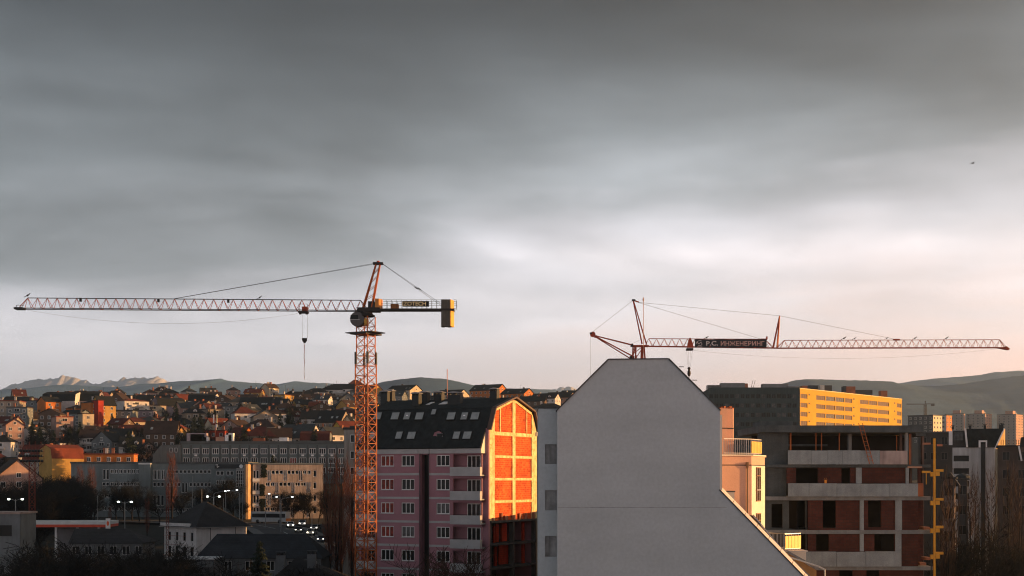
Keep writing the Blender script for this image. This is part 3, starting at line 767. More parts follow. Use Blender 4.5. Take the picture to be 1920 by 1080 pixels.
def build_tower_crane():
    Y = 158.0; ox = X(686, Y); zb = ground(ox, Y) - .2
    T = thing('tower_crane', 'orange lattice tower crane with long jib and yellow counterweight above pink block', 'crane', (ox, Y, zb))
    q = lambda px, py, dy=0.0: (X(px, Y) - ox, dy, Z(py, Y) - zb)
    rz = R(-30)
    MB().box(-2.2, 2.2, -2.2, 2.2, -.3, .5).build('footing', CONC, T)
    z668, z594, z625 = q(0, 668)[2], q(0, 594)[2], q(0, 625)[2]
    mast(T, 0, 0, .5, z668, 1.66, 1.1, 3, ORANGE, rz)
    mast(T, 0, 0, z668 + .02, z594, 1.48, .9, 2, ORANGE, rz, .09, .04)
    collar = MB()
    for k in range(4):
        a = rz + R(45) + k*R(90); collar.box(-.13, .13, -.13, .13, -.9, .5); 
    c, s = math.cos(rz), math.sin(rz)
    for (x, y) in ((-.8,-.8),(.8,-.8),(.8,.8),(-.8,.8)):
        MB().box(-.1, .1, -.1, .1, -.9, .45).build('collar', DARKM, T, (c*x - s*y, s*x + c*y, z668), rz)
    # climbing platform
    p = MB().box(-1.9, 1.75, -1.25, 1.25, 0, .1); p.box(-1.1, 1.1, -1.5, 1.5, -.18, -.004); p.build('platform', DARKM, T, (0, 0, z625), rz)
    MB().box(-.2, 1.05, -1.32, -1.26, -.25, .0).build('platform_beam', ORANGE, T, (0, 0, z625 - .02), rz)
    # slewing ring
    r = MB().lathe([(.0, z594), (1.0, z594), (1.05, z594+.12), (.75, z594+.3), (.72, z594+.75), (.0, z594+.75)], 16); r.build('slewing_ring', DARKM, T)
    zt = q(0, 583)[2]
    MB().box(q(671,0)[0], q(713,0)[0], -.75, .75, zt - .12, zt + .32).build('turntable', DARKM, T)
    # operator cab: drum-shaped with glazing
    cab = MB(); cc = q(671, 600)
    cab.hull([(cc[0] + .78*math.cos(2*math.pi*i/16), -.95, cc[2] + .82*math.sin(2*math.pi*i/16)) for i in range(16)],
             [(cc[0] + .78*math.cos(2*math.pi*i/16) + .1, .3, cc[2] + .82*math.sin(2*math.pi*i/16)) for i in range(16)])
    cabo = cab.build('operator_cab', M('cab_dark_grey', (.06, .06, .065), .4, .2), T)
    MB().box(cc[0]-.70, cc[0]+.12, -.98, -.952, cc[2]-.1, cc[2]+.45).build('window', GLASS, cabo)
    MB().box(cc[0]-.75, cc[0]+.3, -1.0, -.955, cc[2]-.06, cc[2]-.02).build('rail', GALV, cabo)
    MB().box(q(684,0)[0], q(691.5,0)[0], -.8, -.1, q(0,611)[2], q(0,598)[2]).build('cabinet', M('yellow_cabinet', (.6, .36, .06), .5), T)
    # jib
    n = 35; tops = []
    for i in range(n):
        px = lerp(52, 676, i/(n-1)); tops.append((q(px, 0)[0], q(0, lerp(558.6, 563, i/(n-1)))[2]))
    b0, b1 = q(34, 578.6), q(690, 583.2)
    J = lattice_jib(T, 'jib', tops, (b0[0], b0[2]), (b1[0], b1[2]), .55, REDP, .085, .04, DARKM)
    MB().bar((tops[0][0], 0, tops[0][1]), (b0[0], 0, b0[2]), .07).build('end_brace', REDP, T)
    tip = MB().box(q(29,0)[0], q(45,0)[0], -.6, .6, q(0,580.5)[2], q(0,577)[2])
    tip.bar(q(30,577), q(31,572), .05); tip.bar(q(31,572), q(45,572.5), .04); tip.bar(q(38,577), q(38,572.5), .04); tip.build('jib_tip', DARKM, T)
    for s in (-1, 1): bar_inst('walkway_rail', (tops[-1][0], s*.3, tops[-1][1]), (q(688,0)[0], s*.55, q(0,578)[2]), .06, DARKM, T)
    for px in (151, 297, 428): MB().box(-.12, .12, -.1, .1, -.32, .05).build('obstruction_lamp', DARKM, T, q(px, 559.5 + (px-52)*.007))
    # tower head: A-frame raked to the right
    hd = q(709, 494)
    for (fx, fy) in ((681, -.6), (681, .6), (697, -.6), (697, .6)):
        a = q(fx, 578, fy); bar_inst('head_leg', a, (hd[0] + (.22 if fx > 690 else -.22), fy*.35, hd[2]), .13, ORANGE, T)
    for t in (.2, .4, .6, .78):
        for fy in (-.6, .6):
            a = Vector(q(681, 578, fy)).lerp(Vector((hd[0]-.1, fy*.35, hd[2])), t); b = Vector(q(697, 578, fy)).lerp(Vector((hd[0]+.1, fy*.35, hd[2])), min(1, t+.1))
            bar_inst('brace', a, b, .05, ORANGE, T)
    MB().box(hd[0]-.55, hd[0]+.55, -.4, .4, hd[2]-.12, hd[2]+.1).build('head_block', DARKM, T)
    MB().lathe([(.0, hd[2]+.1), (.2, hd[2]+.14), (.14, hd[2]+.28), (0, hd[2]+.3)], 8, (hd[0], 0)).build('head_sheave', REDP, T)
    for s in (-.25, .25):
        cable(T, [(hd[0]-.4, s, hd[2]-.02), (q(328,0)[0], s*.3, q(0,559.8)[2])])
        cable(T, [(hd[0]+.5, s, hd[2]-.05), (q(828,0)[0], s, q(0, 572 + s*6)[2])])
        e = Vector((hd[0]+.5, s, hd[2]-.05)); f = Vector((q(828,0)[0], s, q(0, 572 + s*6)[2])); m = e.lerp(f, .6 if s < 0 else .54); d = (f-e).normalized()
        MB().bar(m, m + d*.4, .12).build('cable_clamp', DARKM, T)
    # counter jib
    cj = MB().box(q(708,0)[0], q(852,0)[0], -.7, .7, q(0,583.2)[2], q(0,579.6)[2]); cj.build('counter_jib', DARKM, T)
    for s in (-.68, .68):
        rl = MB(); z0, z1 = q(0,579.6)[2], q(0,563.5)[2]
        for py in (563.5, 571): rl.bar((q(716,0)[0], s, q(0,py)[2]), (q(828,0)[0], s, q(0,py)[2]), .035)
        for i in range(13): x = q(lerp(716, 828, i/12), 0)[0]; rl.bar((x, s, z0), (x, s, z1), .035)
        for py in (563.5, 571, 579.6): rl.bar((q(851,0)[0], s, q(0,py)[2]), (q(856,0)[0], s, q(0,py)[2]), .035)
        rl.bar((q(856,0)[0], s, z0), (q(856,0)[0], s, z1), .035); rl.build('guard_rail', DARKM, T)
    MB().prism_xy([(q(704,0)[0], -.62), (q(711,0)[0], -.62), (q(716.5,0)[0], .1), (q(716.5,0)[0], .62), (q(704,0)[0], .62)], q(0,579)[2], q(0,561)[2]).build('winch_house', M('orange_winch_house', (.50, .21, .05), .5, .15), T)
    MB().box(q(733,0)[0], q(747.5,0)[0], -.5, .5, q(0,579.4)[2], q(0,571)[2]).build('motor_box', M('dark_orange_box', (.30, .12, .04), .6), T)
    MB().box(q(691,0)[0], q(703,0)[0], -.6, .6, q(0,579)[2], q(0,566)[2]).build('hoist_drum', DARKM, T)
    # name board
    sg = MB().box(q(756,0)[0], q(805,0)[0], -.80, -.74, q(0,576.5)[2], q(0,566)[2]).build('name_board', M('black_board', (.008, .008, .008), .6), T)
    lettering(sg, 'IZOTECH', 2.6, .44, (q(777.5,0)[0], -.806, q(0,571)[2]), M('ochre_letters', (.80, .64, .34), .6), .02)
    # counterweight: hanging slabs turned so that the sun catches the end
    x0, x1 = q(827.5,0)[0], q(851,0)[0]; z0, z1 = q(0,613)[2], q(0,562.5)[2]; w = (x1 - x0) / 4.0
    CW = M('ochre_counterweight', (.62, .36, .08), .8, .15, 1.0)
    for i in range(4):
        g = MB().prism_xy([(-w*.48, -.62), (w*.48, -.62), (w*.48, .62), (-w*.48, .62)] if i < 3 else [(-w*.46, -.60), (w*.48, .55), (w*.48, .75), (-w*.46, .75)], z0 + (.04 if i % 2 else 0), z1)
        g.build('counterweight', CW if i == 3 else M('grey_counterweight', (.10, .095, .085), .9, .2, 1.0, .3), T, (x0 + (i + .5) * w, 0, 0))
    # trolley, ropes, hook and chain
    tr = MB().box(q(560,0)[0], q(578,0)[0], -.6, .6, q(0,587)[2], q(0,584.3)[2])
    for px in (563, 575): tr.lathe([(.13, q(0,589.5)[2]), (.16, q(0,586.5)[2])], 8, (q(px,0)[0], 0))
    tr.build('trolley', DARKM, T)
    MB().box(q(567,0)[0], q(576,0)[0], -.4, .4, q(0,584.2)[2], q(0,575.5)[2]).build('trolley_motor', REDP, T)
    MB().bar(q(560,570), q(576,570), .04).bar(q(560,570), q(562,585), .04).bar(q(576,570), q(578,585), .04).build('trolley_cage', DARKM, T)
    for px in (566.5, 577): cable(T, [q(px, 588), q(571 + (px-571)*.9, 634)], .014, 'hoist_rope')
    hk = MB(); a = q(571, 634); hk.prism_xz([(a[0]-.27, a[2]), (a[0]+.27, a[2]), (a[0]+.27, a[2]-.25), (a[0]+.06, a[2]-.55), (a[0]-.06, a[2]-.55), (a[0]-.27, a[2]-.25)], -.15, .15)
    hk.build('hook_block', DARKM, T)
    ch = MB(); zc = q(0, 644)[2]; ze = q(0, 709)[2]; k = 0
    while zc > ze:
        x = a[0] - .03 + .02*math.sin(k*.7); ch.bar((x + (.035 if k % 2 else -.035), 0, zc), (x, .03, zc - .2), .045 if k < 12 else .03); zc -= .19; k += 1
    ch.build('lifting_chain', M('rusty_chain', (.16, .05, .03), .8), T)
    # trolley line sagging under the jib
    pts = []
    for i in range(25):
        t = i/24; pts.append(q(lerp(50, 558, t), lerp(581, 588, t) + 22*4*t*(1-t)))
    cable(T, pts, .010, 'travel_rope')
build_tower_crane()

def build_jib_crane():
    Y = 190.0; ox = X(1197, Y); zb = ground(ox, Y) - .2
    T = thing('building_crane', 'red jib crane with dark company banner behind the grey gable', 'crane', (ox, Y, zb))
    q = lambda px, py, dy=0.0: (X(px, Y) - ox, dy, Z(py, Y) - zb)
    MB().box(-2, 2, -2, 2, -.3, .4).build('footing', CONC, T)
    zt = q(0, 672)[2]
    mast(T, 0, 0, .4, zt, 1.25, 1.25, 4, REDP, 0.0, .11, .05)
    # top frame
    for px in (1186, 1191.5, 1202, 1204.5, 1209.5):
        for s in (-.5, .5): bar_inst('frame_leg', q(px, 674, s), q(px - (2 if px > 1208 else -1), 648.5, s), .10, REDP, T)
    for a, b in (((1186, 672), (1191, 650)), ((1192, 672), (1203, 655)), ((1192, 660), (1203, 651)), ((1188, 651), (1194, 672))):
        for s in (-.5, .5): bar_inst('brace', q(*a, s), q(*b, s), .07, REDP, T)
    MB().box(q(1187,0)[0], q(1216,0)[0], -.55, .55, q(0,650.5)[2], q(0,647.5)[2]).build('slewing_frame', REDP, T)
    MB().box(q(1182.5,0)[0], q(1187,0)[0], -.45, .45, q(0,650)[2], q(0,645)[2]).build('pivot_block', DARKM, T)
    # rear strut with rope sheave
    pc = q(1111.5, 627)
    sh = MB(); sh.hull([(pc[0]+.36*math.cos(2*math.pi*i/14), -.15, pc[2]+.36*math.sin(2*math.pi*i/14)) for i in range(14)], [(pc[0]+.36*math.cos(2*math.pi*i/14), .15, pc[2]+.36*math.sin(2*math.pi*i/14)) for i in range(14)])
    sh.build('sheave', REDP, T)
    MB().box(pc[0]-.4, pc[0]-.1, -.2, .2, pc[2]+.05, pc[2]+.25).build('sheave_guard', DARKM, T)
    MB().box(pc[0]+.2, pc[0]+.55, -.18, .18, pc[2]-.45, pc[2]-.12).build('sheave_bracket', REDP, T)
    for s in (-.2, .2):
        bar_inst('rear_strut', (pc[0]+.4, s, pc[2]-.2), q(1184, 646.5, s*2), .11, REDP, T)
    bar_inst('rear_stay', (pc[0]+.4, -.12, pc[2]-.3), q(1187, 669, -.4), .16, REDP, T)
    bar_inst('rear_stay', (pc[0]+.4, .12, pc[2]-.34), q(1181, 671, .4), .13, REDP, T)
    MB().box(q(1181,0)[0], q(1189,0)[0], -.5, .5, q(0,673)[2], q(0,668)[2]).build('strut_foot', DARKM, T)
    ap = q(1187, 563)
    cable(T, [(pc[0], 0, pc[2]+.36), ap], .02); cable(T, [(pc[0]-.33, 0, pc[2]), q(1107, 790)], .016, 'hoist_rope')
    cable(T, [q(1184, 645), q(1203, 636)], .014, 'guy_wire')
    # head strut
    for s in (-.35, .35):
        bar_inst('head_strut', (ap[0], s*.3, ap[2]), q(1204, 645, s), .10, REDP, T); bar_inst('head_strut', (ap[0]+.05, s*.3, ap[2]), q(1212.5, 646, s), .10, REDP, T)
    MB().box(ap[0]-.15, ap[0]+.3, -.25, .25, ap[2]-.1, ap[2]+.12).build('head_block', DARKM, T)
    bar_inst('head_link', (ap[0]+.2, 0, ap[2]-.06), q(1198, 566.5), .16, REDP, T)
    MB().tube(q(1205.4, 672, -.7), q(1205.4, 558, -.7), .045, 6).tube(q(1205.4, 566, -.7), q(1205.4, 561, -.7), .11, 8).build('lightning_rod', M('pale_rod', (.45, .26, .18), .5), T)
    # jib, inner part
    n = 16; tops = [(q(lerp(1216.5, 1434, i/(n-1)), 0)[0], q(0, lerp(635, 636, i/(n-1)))[2]) for i in range(n)]
    b0, b1 = q(1212, 649.3), q(1455, 652.6)
    lattice_jib(T, 'jib', tops, (b0[0], b0[2]), (b1[0], b1[2]), .5, REDP, .09, .04, REDP)
    n = 28; tops2 = [(q(lerp(1470.5, 1874.5, i/(n-1)), 0)[0], q(0, lerp(638, 637, i/(n-1)))[2]) for i in range(n)]
    c0, c1 = q(1455, 652.8), q(1880, 652)
    lattice_jib(T, 'jib', tops2, (c0[0], c0[2]), (c1[0], c1[2]), .5, REDP, .085, .035, REDP)
    for s in (-.4, .4):
        bar_inst('end_brace', (tops[-1][0], 0, tops[-1][1]), q(1450, 652, s), .06, REDP, T); bar_inst('end_brace', (tops2[0][0], 0, tops2[0][1]), q(1457, 652, s), .06, REDP, T)
        bar_inst('end_brace', (tops2[-1][0], 0, tops2[-1][1]), q(1886, 652, s), .06, REDP, T)
        bar_inst('jib_strut', q(1449.8, 651, s), q(1461.8, 592, s*.3), .10, REDP, T); bar_inst('jib_strut', q(1457.5, 651, s), q(1461.8, 592, s*.3), .10, REDP, T)
    MB().prism_xz([(q(1872,0)[0], q(0,653)[2]), (q(1886,0)[0], q(0,649.5)[2]), (q(1892.5,0)[0], q(0,654.5)[2]), (q(1890,0)[0], q(0,656.5)[2])], -.35, .35).build('jib_tip', REDP, T)
    MB().box(q(1675,0)[0], q(1687,0)[0], -.15, .15, q(0,638.4)[2], q(0,635.5)[2]).build('cable_anchor', REDP, T)
    MB().box(q(1426,0)[0], q(1438,0)[0], -.2, .2, q(0,638)[2], q(0,635)[2]).box(q(1436.5,0)[0], q(1439,0)[0], -.15, .15, q(0,636)[2], q(0,631)[2]).build('cable_anchor', REDP, T)
    cable(T, [q(1198, 567), q(1462, 592), q(1681, 636.5)], .02); cable(T, [q(1198, 567.5), q(1428, 636)], .02)
    # banner along the jib
    bx0, bx1 = q(1302,0)[0], q(1436,0)[0]; z0, z1 = q(0,652.5)[2], q(0,637)[2]
    nseg = 24; rows = 4; v = []; f = []
    for i in range(nseg+1):
        for j in range(rows+1):
            v.append((lerp(bx0, bx1, i/nseg), -.56 + .02*math.sin(i*1.3 + j) + .015*math.sin(i*2.9), lerp(z0, z1, j/rows) + .02*math.sin(i*.9)))
    for i in range(nseg):
        for j in range(rows): a = i*(rows+1)+j; f.append((a, a+rows+1, a+rows+2, a+1))
    bn = MB().add(v, f).build('banner', M('dark_slate_banner', (.032, .04, .046), .7, .3, 2.0), T)
    WL = M('pale_banner_print', (.62, .58, .56), .7, .25, 3.0); PL = M('pink_banner_print', (.60, .38, .33), .7, .25, 3.0)
    lettering(bn, 'P.C.', 1.57, .60, (q(1334,0)[0], -.605, q(0,644.5)[2]), WL, .02)
    lettering(bn, 'ИНЖЕНЕРИНГ', 5.81, .63, (q(1391,0)[0], -.605, q(0,644.7)[2]), PL, .018)
    lg = MB(); cx, cz = q(1311,0)[0], q(0,644)[2]
    for r0, a0, a1, dz in ((.30, 40, 270, .12), (.30, -140, 90, -.12), (.42, 100, 200, 0)):
        pts = [(cx + r0*math.cos(R(lerp(a0,a1,i/9))), -.605, cz + dz + r0*.75*math.sin(R(lerp(a0,a1,i/9)))) for i in range(10)]
        lg.path(pts, .05, 4)
    lg.build('emblem', WL, bn)
    MB().box(cx-.35, cx+.35, -.607, -.60, z0+.06, z0+.12).build('emblem_line', WL, bn)
    # trolley, ropes and hook
    MB().box(q(1287,0)[0], q(1299,0)[0], -.6, .6, q(0,657)[2], q(0,653.4)[2]).build('trolley', DARKM, T)
    MB().prism_xz([(q(1287,0)[0], q(0,653)[2]), (q(1299,0)[0], q(0,653)[2]), (q(1298,0)[0], q(0,645)[2]), (q(1294,0)[0], q(0,634.5)[2]), (q(1291.5,0)[0], q(0,634.5)[2]), (q(1288,0)[0], q(0,645)[2])], -.72, -.57).build('trolley_frame', REDP, T)
    for i, px in enumerate((1287.5, 1290.5, 1295, 1298.5)): cable(T, [q(px, 657), q(1292 + (px-1292.5)*.35, 690)], .010, 'hoist_rope')
    hk = MB(); a = q(1292, 690); hk.lathe([(.05, a[2]+.15), (.22, a[2]), (.12, a[2]-.3), (.2, a[2]-.42), (.24, a[2]-.7), (.2, a[2]-.95), (.05, a[2]-1.15), (.04, a[2]-1.4)], 10, (a[0], 0)); hk.build('hook_block', DARKM, T)
    pts = [q(lerp(1300, 1878, i/24), lerp(657, 653, i/24) + 17*4*(i/24)*(1-i/24)) for i in range(25)]
    cable(T, pts, .010, 'travel_rope')
build_jib_crane()
# birds: perched on the jibs and one in the air
def build_birds():
    m = MB(); body = [(-.16,.01),(-.08,.05),(.02,.06),(.10,.03)]
    for (x0, r0), (x1, r1) in zip(body, body[1:]): m.tube((x0, 0, .10 + x0*.5), (x1, 0, .10 + x1*.5), r0, 6, r1)
    m.tube((.10, 0, .15), (.17, 0, .23), .04, 6, .035); m.tube((.17, 0, .23), (.23, 0, .22), .02, 4, .003); m.tube((-.16, 0, .02), (-.30, 0, -.03), .02, 4, .03)
    for s in (-.03, .03): m.tube((.0, s, .06), (.0, s, -.02), .008, 3)
    me = m.mesh('bird', M('black_feathers', (.015, .015, .016), .7))
    for px, py, Y, lab, sc in ((52, 556, 158, 'black bird perched on the tip of the orange crane jib', 1.5), (487, 559.8, 158, 'black bird perched on the orange crane jib beside the hook trolley', 1.3),
                       (1583, 636, 190, 'black bird perched alone on the red crane jib beyond the strut', 1.5),
                       (1602.5, 636, 190, 'small bird on the red crane jib next to a larger one', 1.1), (1716, 635.5, 190, 'black bird on the red crane jib past the cable anchor', 1.3), (1775, 635.5, 190, 'black bird on the red crane jib near its far end', 1.3),
                       (1663, 635.5, 190, 'black bird on the red crane jib before the cable anchor', 1.0), (1325, 634.5, 190, 'black bird perched above the company banner', 1.3)):
        o = put('bird', me, None, P(px, py, Y), random.uniform(-.5, .5), scale=sc); tag(o, lab, 'bird', 'birds perched on the cranes')
    w = MB(); w.tube((-.2,0,0),(.2,0,0),.06,6,.04)
    for s in (-1, 1): w.add([(-.1,0,.03),(.12,0,.03),(.05,s*.35,.16),(-.12,s*.6,.08)], [(0,1,2,3)])
    o = w.build('bird', M('black_feathers', ()), None, P(1824, 306, 180), .3); tag(o, 'lone dark bird flying high under the clouds', 'bird')
build_birds()

# ------------------------------------------------------------------ unfinished concrete and brick building
SITEBRICK = brick_mat('red_clay_block', (.105, .034, .025), (.078, .027, .021), (.055, .032, .028), .50, .26, .02, .3)
def build_site():
    Y = 127.0; ox = X(1436, Y); zb = ground(X(1580, Y), Y) - .3
    T = thing('unfinished_building', 'unfinished building of raw concrete parapets and red block walls with empty openings', 'building', (ox, Y, zb))
    qx = lambda px: X(px, Y) - ox
    qz = lambda py: Z(py, Y) - zb
    def B(px0, px1, py0, py1, y0, y1, name, mat, parent=T): return MB().box(qx(px0), qx(px1), y0, y1, qz(py1), qz(py0)).build(name, mat, parent)
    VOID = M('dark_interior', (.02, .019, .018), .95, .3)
    # floors (slabs), deep
    for px0, px1, py0, py1 in ((1423, 1728, 798, 811), (1436, 1745, 871, 876.5), (1436, 1748, 931, 938), (1436, 1748, 994, 1001), (1436, 1748, 1062, 1069)):
        B(px0, px1, py0, py1, -.12 if py0 > 800 else -.5, 12, 'floor_slab', CONC if py0 > 900 else CONCD)
    B(1436, 1499, 787, 797.8, 3.0, 7, 'roof_house', CONCD)
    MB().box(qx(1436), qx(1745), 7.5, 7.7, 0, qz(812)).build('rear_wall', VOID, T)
    # top storey
    B(1424, 1481, 811.2, 871, .6, 1.0, 'concrete_wall', CONCD); B(1436, 1477, 876.7, 931, .6, 1.0, 'concrete_wall', CONCD)
    B(1698, 1703, 811.2, 845, .0, .35, 'column', CONC); B(1606, 1612, 811.2, 871, 3, 3.4, 'column', CONC)
    B(1484, 1575, 830, 834, 5, 5.2, 'beam', CONCD)
    for px in (1533, 1543.5, 1577): B(px, px + 1.6, 811.2, 870.8, .8, .9, 'prop', M('rusty_prop', (.42, .13, .04), .7, .3))
    B(1482.3, 1485, 811.2, 870.8, .25, .4, 'prop', MATS['rusty_prop'])
    # parapets in cast panels, joints left open
    LP = M('light_cast_concrete', (.29, .335, .36), .92, .2, .6, .4, streak=.12, fine=.12)
    PK = M('sun_tinted_concrete', (.40, .33, .32), .92, .2, .8, .4, streak=.25)  # pinkish sunlight on one panel, put into the concrete colour
    for row, (py0, py1, cuts) in enumerate((((845, 870.8, (1476, 1519, 1550, 1577, 1612, 1647.5, 1699))), (906.5, 930.8, (1476, 1515, 1567, 1612, 1665, 1719)), (1034, 1061.8, (1500, 1566, 1620, 1688)))):
        for i, (a, b) in enumerate(zip(cuts, cuts[1:])):
            B(a + .25, b - .25, py0 + random.uniform(-.5, .5), py1, -.45 - .02*(i % 2), -.25, 'parapet_panel', PK if (row == 0 and i == 5) else LP)
    B(1719.3, 1729.5, 906, 930.8, -.3, .6, 'parapet_end', M('orange_lit_edge', (.34, .12, .06), .85, .2))  # orange of a sunlit edge put into the block colour
    # brick storeys: walls with openings
    def bricks(px0, px1, py0, py1, ops, y=.05):
        o = [(qx(a), qx(b), qz(d), qz(c)) for a, b, c, d in ops]
        wall_open(MB(), qx(px0), qx(px1), qz(py1), qz(py0), o, .25, y).build('block_wall', SITEBRICK, T)
    bricks(1475, 1727, 876.7, 906.4, [(1493, 1534.5, 876.7, 906.4), (1578, 1595, 876.7, 906.4), (1705, 1722, 878, 906)])
    bricks(1515, 1722, 938.2, 993.8, [(1543, 1568, 938.5, 990), (1628, 1653, 938.5, 989)])
    bricks(1515, 1722, 1001.2, 1033.8, [(1530.5, 1555, 1001.2, 1033), (1640, 1678, 1001.2, 1033.8)])
    bricks(1515, 1722, 1033.9, 1061.8, [])
    bricks(1515, 1722, 1069.2, 1130, [(1574, 1600, 1069.2, 1120), (1625, 1650, 1069.2, 1120)])
    for px0, px1, py0, py1 in ((1605, 1615.5, 876.7, 906.4), (1612, 1619.5, 938.2, 993.8), (1678.5, 1691, 938.2, 993.8), (1612, 1619.5, 1001.2, 1033.8), (1678.5, 1690, 1001.2, 1033.8), (1698, 1704, 876.7, 906.4)):
        B(px0, px1, py0, py1, -.06, .4, 'column', LP)
    wall_open(MB(), qx(1436), qx(1514.5), qz(993.8), qz(938.2), [(qx(1448), qx(1469), qz(991), qz(945)), (qx(1481), qx(1512), qz(993), qz(939))], .3, .35).build('concrete_wall', CONCD, T)
    wall_open(MB(), qx(1470), qx(1514.5), qz(1062), qz(1001.2), [(qx(1495), qx(1513), qz(1061), qz(1002))], .3, .35).build('concrete_wall', CONCD, T)
    # set-back right bay
    for py0, py1 in ((811, 816), (871, 876), (931, 937), (994, 1000), (1062, 1068)): B(1729, 1748, py0, py1, 2.0, 10, 'floor_slab', CONCD)
    for px in (1702, 1721, 1744):
        B(px, px + 4, 811.2, 1130, 2.5, 2.9, 'column', M('brown_concrete', (.14, .10, .085), .9, .3))
    bricks(1705, 1745, 938.2, 994, [(1715, 1724, 950, 985)], 2.3); bricks(1705, 1745, 1001, 1130, [], 2.3)
    B(1710.5, 1712.5, 813, 872, .9, 1.0, 'prop', MATS['rusty_prop']); B(1688, 1689, 815, 871, 1.2, 1.3, 'prop', MATS['rusty_prop'])
    B(1701, 1728, 874.5, 877.6, -.2, .2, 'lintel', M('pale_orange_lintel', (.45, .26, .18), .8))
    for (px, py, s) in ((1722, 1000, 1), (1732, 993, 1), (1725, 1060, 1), (1735, 1050, 1)):
        B(px, px + 11, py - 5, py, -.1, 1.4, 'formwork_board', M('formwork_timber', (.34, .15, .09), .8, .3))
    # inner partition walls seen through the openings
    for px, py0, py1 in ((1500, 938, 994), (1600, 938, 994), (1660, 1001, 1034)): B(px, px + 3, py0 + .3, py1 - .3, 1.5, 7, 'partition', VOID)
    # loose site things belong to themselves
    ld = MB(); a, b = Vector((qx(1610), -.7, qz(794))), Vector((qx(1631), -.6, qz(870)))
    L = thing('ladder', 'rusty ladder leaning through the top storey of the unfinished building', 'ladder', (ox + b.x, Y + b.y, zb + b.z))
    d = a - b
    for s in (-.17, .17): MB().bar((s, 0, 0), (s + d.x, d.y, d.z), .05).build('rail', MATS['rusty_prop'], L)
    for i in range(1, 11): t = i/11; MB().bar((d.x*t - .17, d.y*t, d.z*t), (d.x*t + .17, d.y*t, d.z*t), .035).build('rung', MATS['rusty_prop'], L)
    def barrel(px, py, Y2, col, lab):
        m = MB().lathe([(.0, 0), (.2, 0), (.22, .05), (.22, .3), (.21, .32), (.22, .34), (.22, .6), (.2, .64), (0, .64)], 12)
        o = m.build('site_drum', M('drum_' + col[0], col[1], .5), None, (X(px, Y2), Y2, Z(py, Y2))); tag(o, lab, 'drum')
    barrel(1601, 870.6, Y + .4, ('orange', (.60, .14, .03)), 'orange drum behind the top parapet of the unfinished building')
    tg = MB().prism_xz([(-.9, 0), (.9, 0), (.9, .55), (.6, .72), (-.5, .76), (-.9, .6)], 0, .9)
    tag(tg.build('covered_pallet', M('white_tarpaulin', (.6, .58, .57), .7, .2), None, (X(1590, Y+1.2), Y + 1.2, Z(870.6, Y))), 'pallet under pale sheeting in the top storey of the unfinished building', 'pallet')
    bk = MB().lathe([(0, 0), (.10, 0), (.14, .3), (.13, .3), (.09, .03)], 10); bk.path([(-.13, 0, .3), (-.09, 0, .46), (.09, 0, .46), (.13, 0, .3)], .01, 4)
    tag(bk.build('bucket', M('orange_plastic', (.75, .28, .04), .4), None, (X(1548, Y-.35), Y - .35, Z(906, Y))), 'small orange bucket on the concrete parapet of the unfinished building', 'bucket')
    # yellow material hoist mast with landing brackets
    Yh = 126.0; hx = X(1752, Yh); hb = ground(hx, Yh) - .2
    HM = thing('hoist_mast', 'yellow vertical hoist mast with landing brackets beside the unfinished building', 'hoist', (hx, Yh, hb))
    YEL = M('yellow_hoist_paint', (.70, .34, .03), .5, .15, 1.0)
    MB().box(-.09, .09, -.09, .09, 0, Z(822, Yh) - hb).build('mast', YEL, HM)
    MB().box(-.32, -.24, -.05, .05, 0, Z(880, Yh) - hb).build('guide_rail', STEEL, HM)
    for py in (887, 941, 993, 1042):
        z = Z(py, Yh) - hb
        MB().box(.10, .78, -.12, .12, z + .12, z + .34).build('landing_arm', YEL, HM); MB().box(.10, .45, -.13, .13, z - .25, z + .1).build('landing_bracket', YEL, HM)
        MB().box(-.36, -.10, -.13, .13, z - .3, z + .1).build('wall_tie', YEL, HM)
        if py == 887: MB().box(-1.1, -.36, -.1, .1, z, z + .2).build('landing_arm', YEL, HM); MB().box(-.75, -.69, -.03, .03, z - 1.0, z).build('landing_prop', YEL, HM)
    for px0, px1, py, in ((1731, 1746, 831), (1758, 1768, 834)):
        MB().box(X(px0, Yh) - hx, X(px1, Yh) - hx, .1, .2, Z(py, Yh) - hb - .12, Z(py, Yh) - hb + .05).build('toe_board', MATS['formwork_timber'], HM)
build_site()
